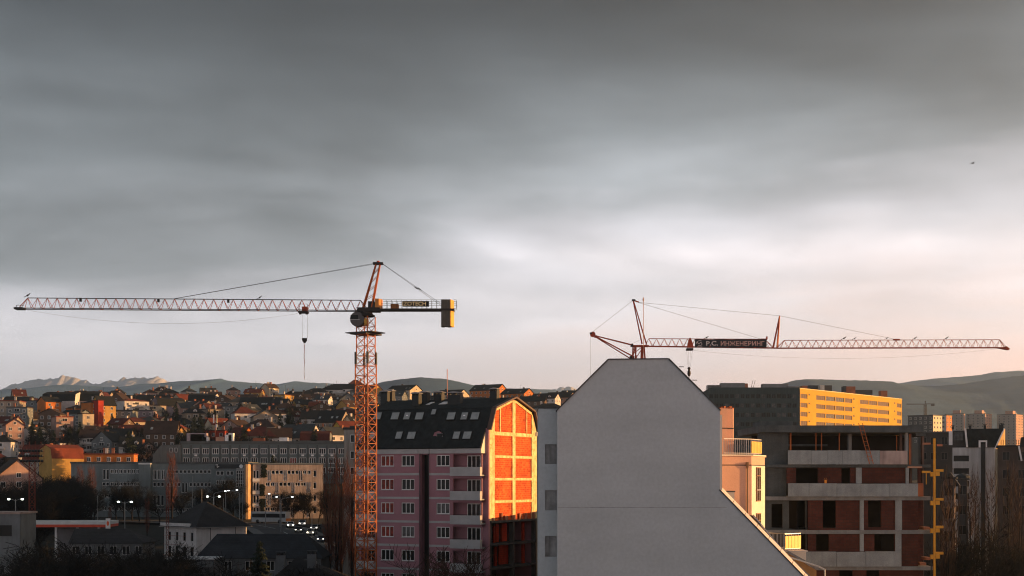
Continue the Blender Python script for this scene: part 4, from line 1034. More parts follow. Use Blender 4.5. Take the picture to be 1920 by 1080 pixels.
# ------------------------------------------------------------------ yellow office block
def build_office():
    YW = M('yellow_cladding', (.52, .30, .022), .8, .08, .12, .1, fine=.04)
    DK = M('dark_teal_cladding', (.042, .064, .068), .85, .18, .1, streak=.2)
    BRW = M('brown_blinds', (.07, .035, .024), .6, .3, .6)
    zb = ground(X(1500, 518), 518) - 1
    rz = math.atan2(68, 55); fr = Frame(X(1500, 518), 518, zb, rz)
    T = thing('office_block', 'long office block with a bright yellow end facade and dark teal front', 'office block', fr.o, 0)
    L = fr.lx(1691); zt = fr.lz(1500, 729)
    E = put('facade', None) if False else None
    rows = []
    for r in range(9):
        z0 = fr.lz(1500, 746.5) - r*3.28; rows.append((z0, z0 + 1.65))
    segs = [(1501, 1514), (1530.5, 1547.5), (1548.5, 1565.5), (1566.5, 1583), (1584, 1598), (1612.5, 1628.5), (1629.5, 1645), (1646, 1667), (1681.5, 1690)]
    ops = [(fr.lx(a), fr.lx(b), z0, z1) for z0, z1 in rows for a, b in segs]
    wall = wall_open(MB(), 0, L, 0, zt, ops, .3, 0)
    wall.add([(L, 0, 0), (L, 14, 0), (L, 14, zt), (L, 0, zt)], [(0,1,2,3)]); wall.add([(0,0,zt),(L,0,zt),(L,14,zt),(0,14,zt)], [(0,1,2,3)])
    W = wall.build('yellow_facade', YW, T, (0, 0, 0), rz)
    rr = random.Random(2)
    for (a, b, c, d) in ops:
        pick = GLASS2 if rr.random() < .12 else BRW
        window(W, (a+b)/2, .22, c, b - a, d - c, max(1, int((b-a)/1.6)), 0, .12, M('brown_mullions', (.11, .065, .045), .6), pick)
    for z0, z1 in rows:
        for px in (1517.5, 1601, 1677.5): MB().box(-.55, .55, -.05, .0, 0, .55).build('vent', STEEL, W, (fr.lx(px), 0, z1 - .3))
    MB().box(-.1, L + .1, -.12, 13, zt + .01, zt + .35).build('parapet', M('pale_yellow_coping', (.66, .52, .25), .8), W)
    # dark front, level with the corner and running left
    w = F and (fr.o.x - X(1330, 518)); 
    ops2 = []
    for r in range(9):
        z0 = Z(747, 518) - zb - r*3.4
        for k in range(17): x1 = -1.2 - k*1.9; ops2.append((x1 - 1.45, x1, z0, z0 + 1.6))
    D = wall_open(MB(), -w, -.02, 0, zt, ops2, .25, 0)
    D.add([(-w,0,zt),(-.02,0,zt),(-.02,16,zt),(-w,16,zt)], [(0,1,2,3)]); D.add([(-w,0,0),(-w,16,0),(-w,16,zt),(-w,0,zt)], [(0,1,2,3)])
    Dk = D.build('dark_front', DK, T)
    for i, (a, b, c, d) in enumerate(ops2):
        window(Dk, (a+b)/2, .2, c, b - a, d - c, 2, 0, .08, DK, GLASS2 if rr.random() < .18 else GLASS)
    MB().box(-w + .8, -.3, -.1, 15.8, zt + .01, zt + .5).build('parapet', DK, Dk)
    # roof plant rooms and vents
    GR = M('grey_plant_room', (.20, .21, .22), .8, .2, .3); OR = M('brick_plant_room', (.34, .13, .07), .85, .2)
    for px0, px1, py, Y, m in ((1327, 1352, 722, 525, GLASS2), (1352, 1397, 718, 530, GR), (1397, 1402.5, 719, 531, OR), (1430, 1478, 719.5, 526, GR), (1478, 1500, 724, 524, GR), (1504, 1514, 723, 522, OR), (1516, 1560, 722.5, 530, M('dark_plant_room', (.06,.065,.07), .8)), (1582, 1587, 724, 550, MATS['dark_plant_room']), (1587, 1604, 724.5, 553, OR), (1606, 1636, 731, 560, MATS['dark_plant_room']), (1652, 1664, 732.5, 575, OR), (1538, 1546, 722, 528, M('white_duct', (.5,.5,.48), .6))):
        zt_ = Z(py, Y) - zb
        Yq = max(Y, fr.Y(px1) + 5) if px1 > 1500 else Y + 3
        zt_ = Z(py, Yq) - zb
        MB().box(X(px0, Yq) - fr.o.x, X(px1, Yq) - fr.o.x, Yq - 518, Yq - 518 + 4, zt - .3, zt_).build('plant_room', m, T)
    for px in (1407, 1411): MB().bar((X(px, 528) - fr.o.x, 10, zt), (X(px + 5, 528) - fr.o.x, 10, Z(713, 528) - zb), .12).build('aerial', STEEL, T)
build_office()

# ------------------------------------------------------------------ far right: blocks, towers, pale house with black roof
def slab_block(name, label, cat, px0, px1, pyt, Y, rz, depth, wm, em, group=None, floors=2.9, colw=3.4, top=None, nrow=9, roofm=None, base=None, far=True):
    """Rectangular block standing with its near corner seen between px0 and px1: left face and (lit) right face."""
    c, s = math.cos(rz), math.sin(rz)
    # local -y face spans 0..L (to the right, lit), local -x face spans 0..depth (to the left)
    k = Y / F
    wl = depth * s * 1.0
    xc = X(px0, Y) + depth * abs(s)         # near corner
    L = max(4.0, (X(px1, Y) - xc) / max(.2, c))
    zb = (ground(xc, Y) if base is None else base) - 3
    T = thing(name, label, cat, (xc, Y, zb), rz, group)
    h = Z(pyt, Y) - zb
    MB().box(0, L, 0, depth, 0, h).build('wall', wm, T)
    if em is not None: MB().box(.02, L + .02, -.05, -.004, 0, h - .02).build('end_wall', em, T)  # sunlight also put into the warmer colour of this face
    MB().box(-.3, L + .3, -.3, depth + .3, h + .004, h + .5).build('roof', roofm or STEEL, T)
    n = int(depth / colw)
    for r in range(nrow):
        z0 = h - 2.3 - r * floors
        if z0 < 2: break
        for i in range(n):
            far_window(T, -.01, depth * (i + .5) / n, z0, 1.6, 1.5, R(-90))
        for i in range(int(L / colw)):
            far_window(T, L * (i + .5) / int(L / colw), -.055, z0, 1.5, 1.5)
    return T, L, h
def build_far_right():
    W1 = M('white_far_render', (.55, .55, .56), .9, .1, .2); W2 = M('pale_panel', (.36, .34, .33), .9, .15, .1, streak=.2); W3 = M('sunlit_salmon_panel', (.50, .30, .23), .9, .12, .1)
    CR = M('sunlit_cream_render', (.66, .56, .40), .9, .08, .2); OG = M('orange_far_render', (.56, .20, .06), .9, .1, .2); DKW = M('dark_far_cladding', (.07, .075, .08), .85, .2, .2)
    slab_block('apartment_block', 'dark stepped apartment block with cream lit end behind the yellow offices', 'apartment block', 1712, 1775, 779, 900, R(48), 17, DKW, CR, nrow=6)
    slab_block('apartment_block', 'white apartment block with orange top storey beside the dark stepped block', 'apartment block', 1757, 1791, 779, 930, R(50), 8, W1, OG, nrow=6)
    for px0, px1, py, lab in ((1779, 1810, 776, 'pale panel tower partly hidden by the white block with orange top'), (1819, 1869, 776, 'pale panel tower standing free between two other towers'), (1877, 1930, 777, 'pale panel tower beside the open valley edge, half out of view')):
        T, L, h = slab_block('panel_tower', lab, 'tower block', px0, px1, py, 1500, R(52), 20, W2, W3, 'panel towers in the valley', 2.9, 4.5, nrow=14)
        MB().box(L*.1, L*.45, 4, 12, h, h + 4).build('lift_house', W3, T); MB().box(L*.6, L*.75, 5, 10, h, h + 2.5).build('lift_house', W2, T)
        for i in range(14): MB().box(-.9, -.2, 0, 20, h - 3 - i*2.9, h - 2.2 - i*2.9).build('balcony_band', W2, T)
    # distant tower crane
    Y = 1300; x = X(1735, Y); z0 = ground(x, Y) - 1
    T = thing('distant_crane', 'small grey tower crane far off in front of the mountain', 'crane', (x, Y, z0)); zt = Z(758, Y) - z0
    G = M('grey_far_crane', (.10, .10, .10), .7)
    mast(T, 0, 0, 0, zt, 1.8, 2.4, 4, G, .3, .3, .16)
    MB().box(X(1700, Y) - x, 0, -.4, .4, zt - .2, zt + .5).build('jib', G, T); MB().box(0, X(1752, Y) - x, -.7, .7, zt, zt + .7).build('counter_jib', G, T)
    MB().box(X(1746, Y) - x, X(1752, Y) - x, -.7, .7, zt - 1.6, zt).build('counterweight', G, T)
    MB().bar((0, 0, zt), (0, 0, zt + 3.2), .7).build('tower_head', G, T)
    # ---- pale gable house with black roof
    Y = 240.0; S = Y / F
    ox = X(1812, Y); zb = ground(ox, Y) - .5
    fq = Frame(ox, Y, zb, R(-18)); q = lambda px, py: (fq.lx(px), fq.lz(px if px else 1830, py))
    T = thing('townhouse', 'pale grey house with steep black roof and black rain pipe behind bare poplars', 'house', (ox, Y, zb), R(-18))
    PG = M('pale_townhouse_render', (.52, .53, .54), .9, .1, .5, .2, streak=.2)
    x0, x1 = q(1800, 0)[0], q(1866, 0)[0]; ze = q(0, 839)[1]
    ops = []
    for k in range(5):
        z1 = q(0, 854)[1] - k*2.13; ops.append((q(1788,0)[0] , q(1817,0)[0], z1 - .98, z1))
    wall_open(MB(), q(1786,0)[0], x1, 0, ze, ops, .9, 0).box(q(1786,0)[0], x1, 1.0, 9, 0, ze - .01).build('wall', PG, T)
    for a, b, c, d in ops:
        MB().box(a, b, .8, .85, c, d).build('loggia_glazing', GLASS, T)
    MB().prism_xz([q(1815, 839), q(1868, 839), (q(1882,0)[0], q(0,804)[1]), (q(1811,0)[0], q(0,804)[1])], -.25, -.05).build('roof', BLACKROOF, T)
    MB().hull([(q(1815,0)[0], -.05, ze), (x1+.1, -.05, ze), (x1+.1, 8.5, ze), (q(1815,0)[0], 8.5, ze)], [(q(1811,0)[0], 2.2, q(0,804)[1]), (q(1882,0)[0], 2.2, q(0,804)[1]), (q(1882,0)[0], 6, q(0,804)[1]), (q(1811,0)[0], 6, q(0,804)[1])]).build('roof', BLACKROOF, T)
    # lit wedge on the right and white left verge
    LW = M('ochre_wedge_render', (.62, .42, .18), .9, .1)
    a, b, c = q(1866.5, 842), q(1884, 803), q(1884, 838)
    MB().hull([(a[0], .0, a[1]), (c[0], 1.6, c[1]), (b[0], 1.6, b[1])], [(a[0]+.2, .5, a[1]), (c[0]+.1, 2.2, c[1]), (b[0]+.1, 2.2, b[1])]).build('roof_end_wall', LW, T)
    MB().bar((a[0]-.1, -.3, a[1]), (b[0]-.08, -.1, b[1]), .22).build('verge', WHITEF, T)
    MB().bar((q(1810,0)[0], -.3, q(0,803)[1]), (q(1813.5,0)[0], -.3, q(0,838)[1]), .30).build('verge', WHITEF, T)
    MB().box(q(1839.5,0)[0], q(1847.5,0)[0], -.3, -.1, .5, q(0,832)[1]).build('rain_pipe_chase', STEEL, T)
    f0 = MB(); f0.box(q(1835,0)[0], q(1838.8,0)[0], -.45, -.2, q(0,839)[1], q(0,829)[1]); f0.box(q(1848.2,0)[0], q(1851,0)[0], -.45, -.2, q(0,839)[1], q(0,829)[1]); f0.box(q(1835,0)[0], q(1851,0)[0], -.45, -.2, q(0,829)[1]+.002, q(0,827)[1]+.1); f0.build('pipe_surround', WHITEF, T)
    for px, hh in ((1786, 6), (1819, 7), (1847, 8), (1876, 9), (1880, 10)):
        a = q(px, 804); MB().box(a[0]-.2, a[0]+.2, 3, 3.6, a[1], a[1] + hh*.09).box(a[0]-.28, a[0]+.28, 2.9, 3.7, a[1] + hh*.09 + .1, a[1] + hh*.09 + .18).build('chimney', STEEL, T)
    # glazed attic on the left
    at = MB().box(q(1779,0)[0], q(1786,0)[0], .2, .6, q(0,834)[1], q(0,808)[1]).build('white_fin', WHITEF, T)
    window(T, q(1797,0)[0], .3, q(0,826)[1], 1.6, 1.55, 3, .5, .07, STEEL, GLASS2)
    MB().box(q(1786,0)[0], q(1811,0)[0], .4, 3, ze + .01, q(0,807)[1]).build('attic', M('dark_attic', (.05,.05,.052), .8), T)
    # ---- brown house at the edge, dark low block between
    Y = 215.0
    def plain(name, label, px0, px1, pyt, Y, wm, d=9, cols=0, rows=0, rm=None, cat='house'):
        ox = X(px0, Y); zb = ground(ox, Y) - .6; w = Frame(ox, Y, zb, R(-18)).lx(px1); h = Z(pyt, Y) - zb
        T = thing(name, label, cat, (ox, Y, zb), R(-18)); ops = []
        for r in range(rows):
            for k in range(cols): xx = w*(k+.5)/cols; z0 = h - 2.1 - r*2.8; ops.append((xx-.55, xx+.55, z0, z0 + 1.35))
        ops = [o for o in ops if o[2] > .3]
        wall_open(MB(), 0, w, 0, h, ops, .2, 0).build('wall', wm, T); MB().box(0, w, .25, d, 0, h - .02).build('body', wm, T)
        for a, b, c, e in ops: window(T, (a+b)/2, .15, c, b-a, e-c, 2, 0, .07, M('dull_frame', (.10, .095, .09), .6))
        MB().box(-.25, w + .25, -.25, d + .2, h + .005, h + .25).build('roof', rm or STEEL, T)
        return T, w, h
    BRN = M('brown_render', (.075, .06, .055), .9, .25, .5); DG = M('dark_grey_render', (.05, .052, .055), .9, .2, .5)
    T, w, h = plain('townhouse', 'brown shadowed house with white roof edges behind bare trees', 1872, 1960, 838, 222, BRN, 9, 3, 4)
    MB().bar((X(1908, 222) - T.location.x, -.4, h + .1), (X(1913, 222) - T.location.x, -.4, h - 2.2), .25).build('verge', WHITEF, T)
    MB().prism_xz([(X(1911, 222) - T.location.x, h), (w, h), (w, h + 1.5), (X(1913,222)-T.location.x, h + 1.5)], .3, 5).build('attic', STEEL, T)
    for k in range(9): MB().box(-.04, .04, -.5, -.42, 0, .8).build('fence_slat', TIMBER, T, (.4 + k*.32, 0, h + .3))
    plain('garage_block', 'low dark block with flat roof between the hoist mast and the pale house', 1722, 1800, 812, 260, DG, 9, 4, 2, M('grey_flat_roof', (.08, .085, .09), .9), 'building')
    T, w, h = plain('townhouse', 'small weathered house with dark lean-to roof behind bare trees and hoist', 1768, 1790, 898, 175, M('mottled_render', (.16, .13, .12), .9, .4, 1.2), 7, 1, 4)
    MB().prism_xz([(-.3, h - .6), (.9, h + .5), (2.0, h - 1.1), (2.0, h - .8), (.9, h + .8), (-.3, h - .3)], -.6, 6).build('gable_roof', STEEL, T)
    T, w, h = plain('bay_tower', 'dark glazed stair bay with round roof beside the pale house', 1796, 1814, 900, 200, DG, 4, 1, 4, None, 'stair tower')
    MB().lathe([(1.1, h + .26), (.9, h + .6), (.4, h + .85), (0, h + .95)], 12, (w*.5, 1.0)).build('dome', STEEL, T)
build_far_right()

# ------------------------------------------------------------------ middle distance left: school, villa, low roofs
def build_school():
    SG = M('school_grey_render', (.135, .168, .173), .9, .12, .2, streak=.1); SGD = M('school_dark_cornice', (.10, .11, .11), .9, .15)
    Y = 500.0; ox = X(340, Y); zb = ground(X(460, Y), Y) - 2
    T = thing('school_building', 'long grey school building with rows of white framed windows', 'school', (ox, Y, zb))
    q = lambda px, py: (X(px, Y) - ox, Z(py, Y) - zb)
    w = q(668, 0)[0]; zt = q(0, 832)[1]; bays = 18; ops = []
    for r, (a, b) in enumerate(((840.5, 851.5), (858, 869), (876, 887))):
        for i in range(bays):
            x = w*(i+.5)/bays; ops.append((x - 1.2, x + 1.2, q(0, b)[1], q(0, a)[1]))
    wall_open(MB(), 0, w, 0, zt, ops, .25, 0).box(0, w, .3, 14, 0, zt - .02).build('wall', SG, T)
    rr = random.Random(4)
    for i, (a, b, c, d) in enumerate(ops):
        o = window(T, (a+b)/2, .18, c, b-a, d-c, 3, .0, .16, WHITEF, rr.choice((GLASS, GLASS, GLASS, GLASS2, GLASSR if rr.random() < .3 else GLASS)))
        if rr.random() < .45: MB().box(-.45, .45, -.6, -.25, -.75, -.15).build('air_conditioner', WHITEF, o)
    for i in range(bays + 1):
        x = w*i/bays; MB().box(max(0, x - .22), min(w, x + .22), -.22, -.003, 0, zt - .5).build('pilaster', SGD, T)
    MB().box(-.3, w + .3, -.5, 14.3, zt + .004, zt + .9).build('cornice', SGD, T)
    g = [q(287, 869), q(340, 869), q(340, 833.5), q(303, 835), q(288, 853)]
    MB().prism_xz([(x, z) for x, z in g] , -1.0, 10).build('end_wing', M('end_wing_grey', (.13, .14, .14), .9, .2, .2, streak=.2), T)
    for px in (322, 331): far_window(T, q(px, 0)[0], -1.01, q(0, 848)[1], 1.0, 1.5)
    # small things on the roof
    for px, ww, hh, m in ((345, 7, 3.0, M('lilac_hut', (.30, .25, .28), .8)), (352, 5, 2.6, M('pink_hut', (.46, .25, .18), .8)), (374, 2, 1.5, WHITEF), (400, 3, 1.6, M('pink_hut', ())), (417, 2.4, 2.4, WHITEF), (424, 1.6, 3.0, WHITEF), (470, 4, 1.2, M('rust_hut', (.30, .10, .05), .8)), (520, 3, 1.4, WHITEF)):
        x = q(px, 0)[0]; MB().box(x, x + ww, 4, 7, zt + .9, zt + .9 + hh).build('roof_hut', m, T)
    # ---- lower wings in front
    CG = M('school_concrete', (.175, .205, .212), .92, .25, .15, .2, streak=.12)
    Y = 410.0; ox = X(133, Y); zb = ground(X(260, Y), Y) - 1.5
    T = thing('school_wing', 'long low concrete school wing with dark window strips behind bare trees', 'school wing', (ox, Y, zb))
    q = lambda px, py: (X(px, Y) - ox, Z(py, Y) - zb)
    zt = q(0, 869)[1]; ops = []
    def strip(px0, px1, py0, py1, n):
        for i in range(n): ops.append((q(lerp(px0, px1, (i+.08)/n), 0)[0], q(lerp(px0, px1, (i+.92)/n), 0)[0], q(0, py1)[1], q(0, py0)[1]))
    strip(192, 205, 880, 899, 2); strip(206, 262, 880, 887.5, 7); strip(191, 205, 904, 910.5, 2); strip(206, 262, 904, 911, 7); strip(192, 262, 927, 934, 9); strip(192, 262, 950, 957, 9)
    strip(286, 310, 881, 899, 3); strip(312, 396, 881, 887.5, 11); strip(286, 308, 904, 912, 3); strip(312, 339, 905, 912, 4); strip(340, 352, 905, 924, 2); strip(354, 396, 905, 912, 6); strip(286, 308, 928, 948, 3); strip(312, 396, 929, 936, 11); strip(286, 396, 953, 960, 14)
    strip(441, 460, 882, 913, 1); strip(405, 420, 883, 891, 2); strip(424, 438, 883, 891, 2); strip(405, 438, 900, 908, 4); strip(405, 438, 925, 933, 4)
    w = q(466, 0)[0]
    wall_open(MB(), 0, w, 0, zt, ops, .25, 0).box(0, w, .3, 16, 0, zt - .02).build('wall', CG, T)
    for a, b, c, d in ops:
        big = (b - a) > 2; window(T, (a+b)/2, .18, c, b-a, d-c, 4 if big else 1 + (b - a > 1.0), .3 if big else 0, .11)
        if big:
            for k in range(1, 5): MB().bar((a, .10, lerp(c, d, k/5)), (b, .10, lerp(c, d, k/5)), .08).build('glazing_bar', WHITEF, T)
    MB().box(-.2, w, -.35, 16, zt + .004, zt + .5).build('parapet', M('school_wing_parapet', (.11, .115, .115), .9, .2, streak=.3), T)
    MB().box(q(262.5,0)[0], q(284.5,0)[0], -1.6, -.01, 0, zt - .3).build('stair_tower', CG, T)
    MB().box(q(262,0)[0], q(285,0)[0], -1.7, -.01, zt - .29, zt + .05).build('stair_tower_cap', WHITEF, T)
    sb = MB().box(q(403,0)[0], q(461,0)[0], -.30, -.02, q(0,878.5)[1], q(0,870.5)[1]).build('sign_board', M('dark_sign_board', (.03, .033, .035), .6), T)
    m = MB(); c = q(452.5, 874.3); m.hull([(c[0]+.55*math.cos(i*math.pi/8), -.36, c[1]+.55*math.sin(i*math.pi/8)) for i in range(16)], [(c[0]+.55*math.cos(i*math.pi/8), -.305, c[1]+.55*math.sin(i*math.pi/8)) for i in range(16)]); m.build('round_emblem', WHITEF, sb)
    m = MB(); c = q(408, 874)
    m.path([(c[0]-.7,-.33,c[1]+.3),(c[0]+.1,-.33,c[1]+.45),(c[0]-.2,-.33,c[1]),(c[0]+.5,-.33,c[1]-.1),(c[0]-.1,-.33,c[1]-.4)], .09, 4); m.build('script_mark', WHITEF, sb)
    MB().box(q(444,0)[0], q(461,0)[0], -.6, -.31, q(0,880)[1], q(0,878.7)[1]).build('canopy_edge', WHITEF, T)
    # ---- end block, its warm sunlight also put into the wall colours
    Y = 396.0; rz = R(14); PC = M('sun_tinted_school_concrete', (.42, .34, .30), .92, .16, .3, .3, streak=.3)
    fr = Frame(X(474, Y), Y, zb, rz)
    T = thing('school_end_block', 'pinkish concrete school end block with sunlit corner and climbing ivy', 'school block', fr.o, rz)
    zt = fr.lz(474, 870.5); ops = []; wide = []
    def strip2(px0, px1, py0, py1, n, tall=False):
        for i in range(n):
            o = (fr.lx(lerp(px0, px1, (i+.06)/n)), fr.lx(lerp(px0, px1, (i+.94)/n)), fr.lz(530, py1), fr.lz(530, py0)); ops.append(o)
    for k, (py, offs) in enumerate(((882, (501, 531, 560)), (904.5, (515.5, 545.5, 574)), (928, (501, 531, 560)), (951, (515, 545, 574)))):
        strip2(474, 486, py, py + 15, 2)
        tl = sorted(offs); cur = 497
        for t in tl:
            strip2(cur, t, py, py + 7, max(1, int((t-cur)/7.2))); strip2(t, t + 7, py, py + 19.5, 2); cur = t + 7
        strip2(cur, 583, py, py + 7, max(1, int((583-cur)/7.2)))
        strip2(586.5, 593.5, py, py + 12, 1)
    w = fr.lx(606)
    wall_open(MB(), 0, w, 0, zt, ops, .25, 0).box(0, w, .3, 14, 0, zt - .02).build('wall', PC, T)
    for a, b, c, d in ops: window(T, (a+b)/2, .18, c, b-a, d-c, 1 + (b-a > 1.0), 0, .12)
    for k in range(4):
        MB().box(fr.lx(473.5), fr.lx(486.5), -.08, -.004, fr.lz(480, 903 + k*23.3), fr.lz(480, 897.5 + k*23.3)).build('spandrel_panel', WHITEF, T)
    MB().box(-.15, w + .15, -.25, 14, zt + .005, zt + .4).build('parapet', CG, T)
    fin = MB().prism_xy([(-2.2, .8), (-.2, 2.4), (-.2, 6), (-2.2, 6)], 0, zt - .1).build('corner_fin', PC, T)
    MB().prism_xy([(-2.0, -1.2), (-1.4, -1.2), (-.02, 1.0), (-.02, 1.6), (-2.0, 1.6)], 0, zt).build('corner_fin', M('sun_tinted_corner_render', (.55, .36, .2), .9, .25, .5, streak=.3), T)
    lv = MB(); rr = random.Random(8)
    for (px, py0, py1, wd) in ((494.5, 871, 895, 5), (491.5, 909, 929, 4), (492.5, 936, 950, 6), (492, 950, 985, 4)):
        for i in range(420):
            p = rr.gauss(px, wd*.42); py = rr.uniform(py0, py1); x = fr.lx(p); z = fr.lz(492, py); s = rr.uniform(.12, .26)
            lv.add([(x-s, -.05 - rr.random()*.3, z), (x, -.1 - rr.random()*.3, z - s), (x+s, -.05 - rr.random()*.3, z), (x, -.08, z+s)], [(0,1,2,3)])
    o = lv.build('ivy', M('dark_ivy', (.012, .02, .012), .8, .4, 1.0), None, fr.o, rz); tag(o, 'dark ivy climbing the pinkish school end block', 'ivy')
build_school()

def build_villa():
    Y = 285.0; rz = R(-45); zb = ground(X(368, Y), Y) - 1.0
    fr = Frame(X(368, Y), Y, zb, rz)           # near corner: local x<0 along the shaded left face, local y>0 along the right face
    T = thing('villa', 'old white villa with dark hipped roof, arched windows and scaffolding poles', 'villa', fr.o, rz)
    VW = M('villa_white_render', (.70, .66, .65), .9, .12, .4, .2, streak=.08); SL = brick_mat('dark_slate_tiles', (.040, .038, .040), (.03, .03, .032), (.018, .018, .02), .35, .22, .02, .3)
    ze = Z(990, Y) - zb; a = 12.0; ops = []
    xs = [-1.6, -4.4, -7.2, -10.0]
    for x in xs: ops.append((x-.5, x+.5, ze - 2.7, ze - 1.0)); ops.append((x-.6, x+.6, ze - 6.6, ze - 3.9))
    wall_open(MB(), -a, 0, 0, ze, ops, .3, 0).box(-a, -.001, .32, a, 0, ze - .01).build('wall', VW, T)
    for i, (x0, x1, c, d) in enumerate(ops):
        o = window(T, (x0+x1)/2, .2, c, x1-x0, d-c, 2, .7, .08, M('dark_timber_frame', (.06,.05,.045), .6))
        if i % 2 == 0:
            ar = MB()
            for k in range(8):
                t0, t1 = math.pi*k/8, math.pi*(k+1)/8
                ar.hull([(.62*math.cos(t0), 0, .62*math.sin(t0)), (.62*math.cos(t1), 0, .62*math.sin(t1)), (.48*math.cos(t1), 0, .48*math.sin(t1)), (.48*math.cos(t0), 0, .48*math.sin(t0))], [(.62*math.cos(t0), -.12, .62*math.sin(t0)), (.62*math.cos(t1), -.12, .62*math.sin(t1)), (.48*math.cos(t1), -.12, .48*math.sin(t1)), (.48*math.cos(t0), -.12, .48*math.sin(t0))])
            ar.add([(.48*math.cos(math.pi*k/8), -.02, .48*math.sin(math.pi*k/8)) for k in range(9)], [tuple(range(9))]); ar2 = ar.build('arch', VW, o, (0, -.2, d - c))
    MB().box(.0, .12, .05, a - .05, 0, ze).build('side_wall', VW, T)
    for y in (3.2, 9.2): MB().tube((.2, y, 0), (.2, y, ze), .06, 6).build('rain_pipe', STEEL, T)
    o_ = .8; zr = Z(941, Y + 4) - zb
    e = [(-a-o_, -o_), (o_+.1, -o_), (o_+.1, a+o_), (-a-o_, a+o_)]; c0, c1 = (-a/2-.7, a/2-.7), (-a/2+.7, a/2+.7)
    v = [(x, y, ze + .1) for x, y in e] + [(c0[0], c0[1]+.7, zr), (c1[0], c1[1]-.7, zr)]
    MB().add(v, [(0,1,5,4), (1,2,5), (2,3,4,5), (3,0,4)]).build('roof', SL, T)
    MB().box(-a-o_, o_+.1, -o_, a+o_, ze + .003, ze + .09).build('eaves', M('villa_eaves', (.40,.38,.37), .8), T)
    MB().box(-a-.6, -1.5, -.62, -.25, ze + .12, ze + .85).build('parapet', VW, T)
    MB().tube((-a/2-1.4, a/2, zr - .8), (-a/2-1.4, a/2, zr + 2.6), .09, 8).build('flue', M('dark_grey_flue', (.12, .12, .12), .7), T)  # plain dark grey flue
    for x in (-9.5, -6.2, -3.0):                       # scaffold poles before the shaded face
        MB().tube((x, -1.2, 0), (x, -1.2, ze - 1.0), .04, 5).build('scaffold_pole', GALV, T)
    for z in (2.0, 4.2, 6.0): MB().tube((-10.5, -1.2, min(z, ze-1)), (-2.0, -1.2, min(z, ze-1)), .035, 5).build('scaffold_rail', M('red_scaffold_tube', (.25,.05,.03), .6), T)
    # ---- low slate roof in front
    def hip(name, label, px0, px1, pr, pe, rx0, rx1, Y, d, wm, rm, wallh=None, windows=0):
        ox = X(px0, Y); ze_w = Z(pe, Y); zb = ground(X((px0+px1)/2, Y), Y) - .6
        T = thing(name, label, 'house', (ox, Y, zb)); w = X(px1, Y) - ox; ze = ze_w - zb; zr = Z(pr, Y + d/2) - zb
        ops = [(w*(i+.5)/windows - .6, w*(i+.5)/windows + .6, max(.3, ze - 2.0), ze - .5) for i in range(windows)]
        wall_open(MB(), .4, w - .4, 0, ze, ops, .25, .4).box(.4, w-.4, .7, d-.4, 0, ze - .02).build('wall', wm, T)
        for a, b, c, e in ops: window(T, (a+b)/2, .6, c, b-a, e-c, 2, 0, .07)
        r0, r1 = X(rx0, Y + d/2) - ox, X(rx1, Y + d/2) - ox
        MB().add([(0,0,ze), (w,0,ze), (w,d,ze), (0,d,ze), (r0, d/2, zr), (r1, d/2, zr)], [(0,1,5,4), (1,2,5), (2,3,4,5), (3,0,4)]).build('roof', rm, T)
        MB().box(0, w, 0, d, ze - .12, ze - .004).build('eaves', STEEL, T)
        return T, w, ze, zr
    SL2 = brick_mat('slate_grey_tiles', (.030, .035, .042), (.024, .028, .034), (.02, .02, .024), .4, .25, .02, .3)
    WH = M('old_white_render', (.16, .172, .18), .9, .25, .3, streak=.12)
    hip('long_house', 'long low house under a slate grey hipped roof beside the villa', 366, 606, 1001, 1046, 407, 574, 215, 11, WH, SL2, windows=6)
    hip('long_house', 'low dark roofed house with white walls hidden behind bare shrubs', 128, 270, 991, 1018, 140, 240, 232, 9, WH, SL, windows=6)
    T, w, ze, zr = hip('cottage', 'dark roofed cottage with two white chimneys below the slate roof', 492, 664, 1045, 1100, 556, 560, 180, 11, WH, M('black_tile_roof', (.02, .02, .022), .9, .4, 1.0, .5))
    for px, py in ((527, 1036), (585, 1034)):
        x = X(px, 184) - T.location.x; z = Z(py, 184) - T.location.z
        MB().box(x-.55, x+.55, 3.4, 4.2, z - 2.4, z - .35).build('chimney', WH, T)
        for k in range(4): MB().box(x-.5+.3*k, x-.4+.3*k, 3.4, 4.2, z-.35, z).build('chimney_post', STEEL, T)
        MB().box(x-.65, x+.65, 3.3, 4.3, z, z+.1).build('chimney_cap', STEEL, T)
    ox = X(305, 200); zb = ground(ox, 200) - .3
    T = thing('shed', 'flat roofed shed with a white fascia in front of the villa', 'shed', (ox, 200, zb)); w = X(400, 200) - ox; h = Z(1050, 200) - zb
    MB().box(0, w, 0, 6, 0, h).build('wall', M('shed_grey', (.12, .12, .125), .9, .2), T); MB().box(-.2, w+.2, -.25, 6.2, h + .004, h + .2).build('roof', GALV, T); MB().box(-.2, w+.2, -.35, -.26, h - 1.0, h - .2).build('fascia', WH, T)
    ox = X(-30, 205); zb = ground(ox, 205) - .3
    T = thing('warehouse', 'pale flat roofed building beside the floodlight mast', 'building', (ox, 205, zb)); w = X(37, 205) - ox; h = Z(964, 205) - zb
    wall_open(MB(), 0, w, 0, h, [(2.2, 4.0, h - 3.2, h - 1.6)], .3, 0).box(0, w, .31, 7, 0, h - .01).build('wall', WH, T); MB().box(2.2, 4.0, .25, .29, h - 3.2, h - 1.6).build('window', GLASS, T); MB().box(-.2, w + .15, -.2, 7.2, h + .004, h + .3).build('parapet', M('sunlit_pink_parapet', (.35, .27, .24), .9, .3), T)  # pink of the lit parapet put into its colour
build_villa()
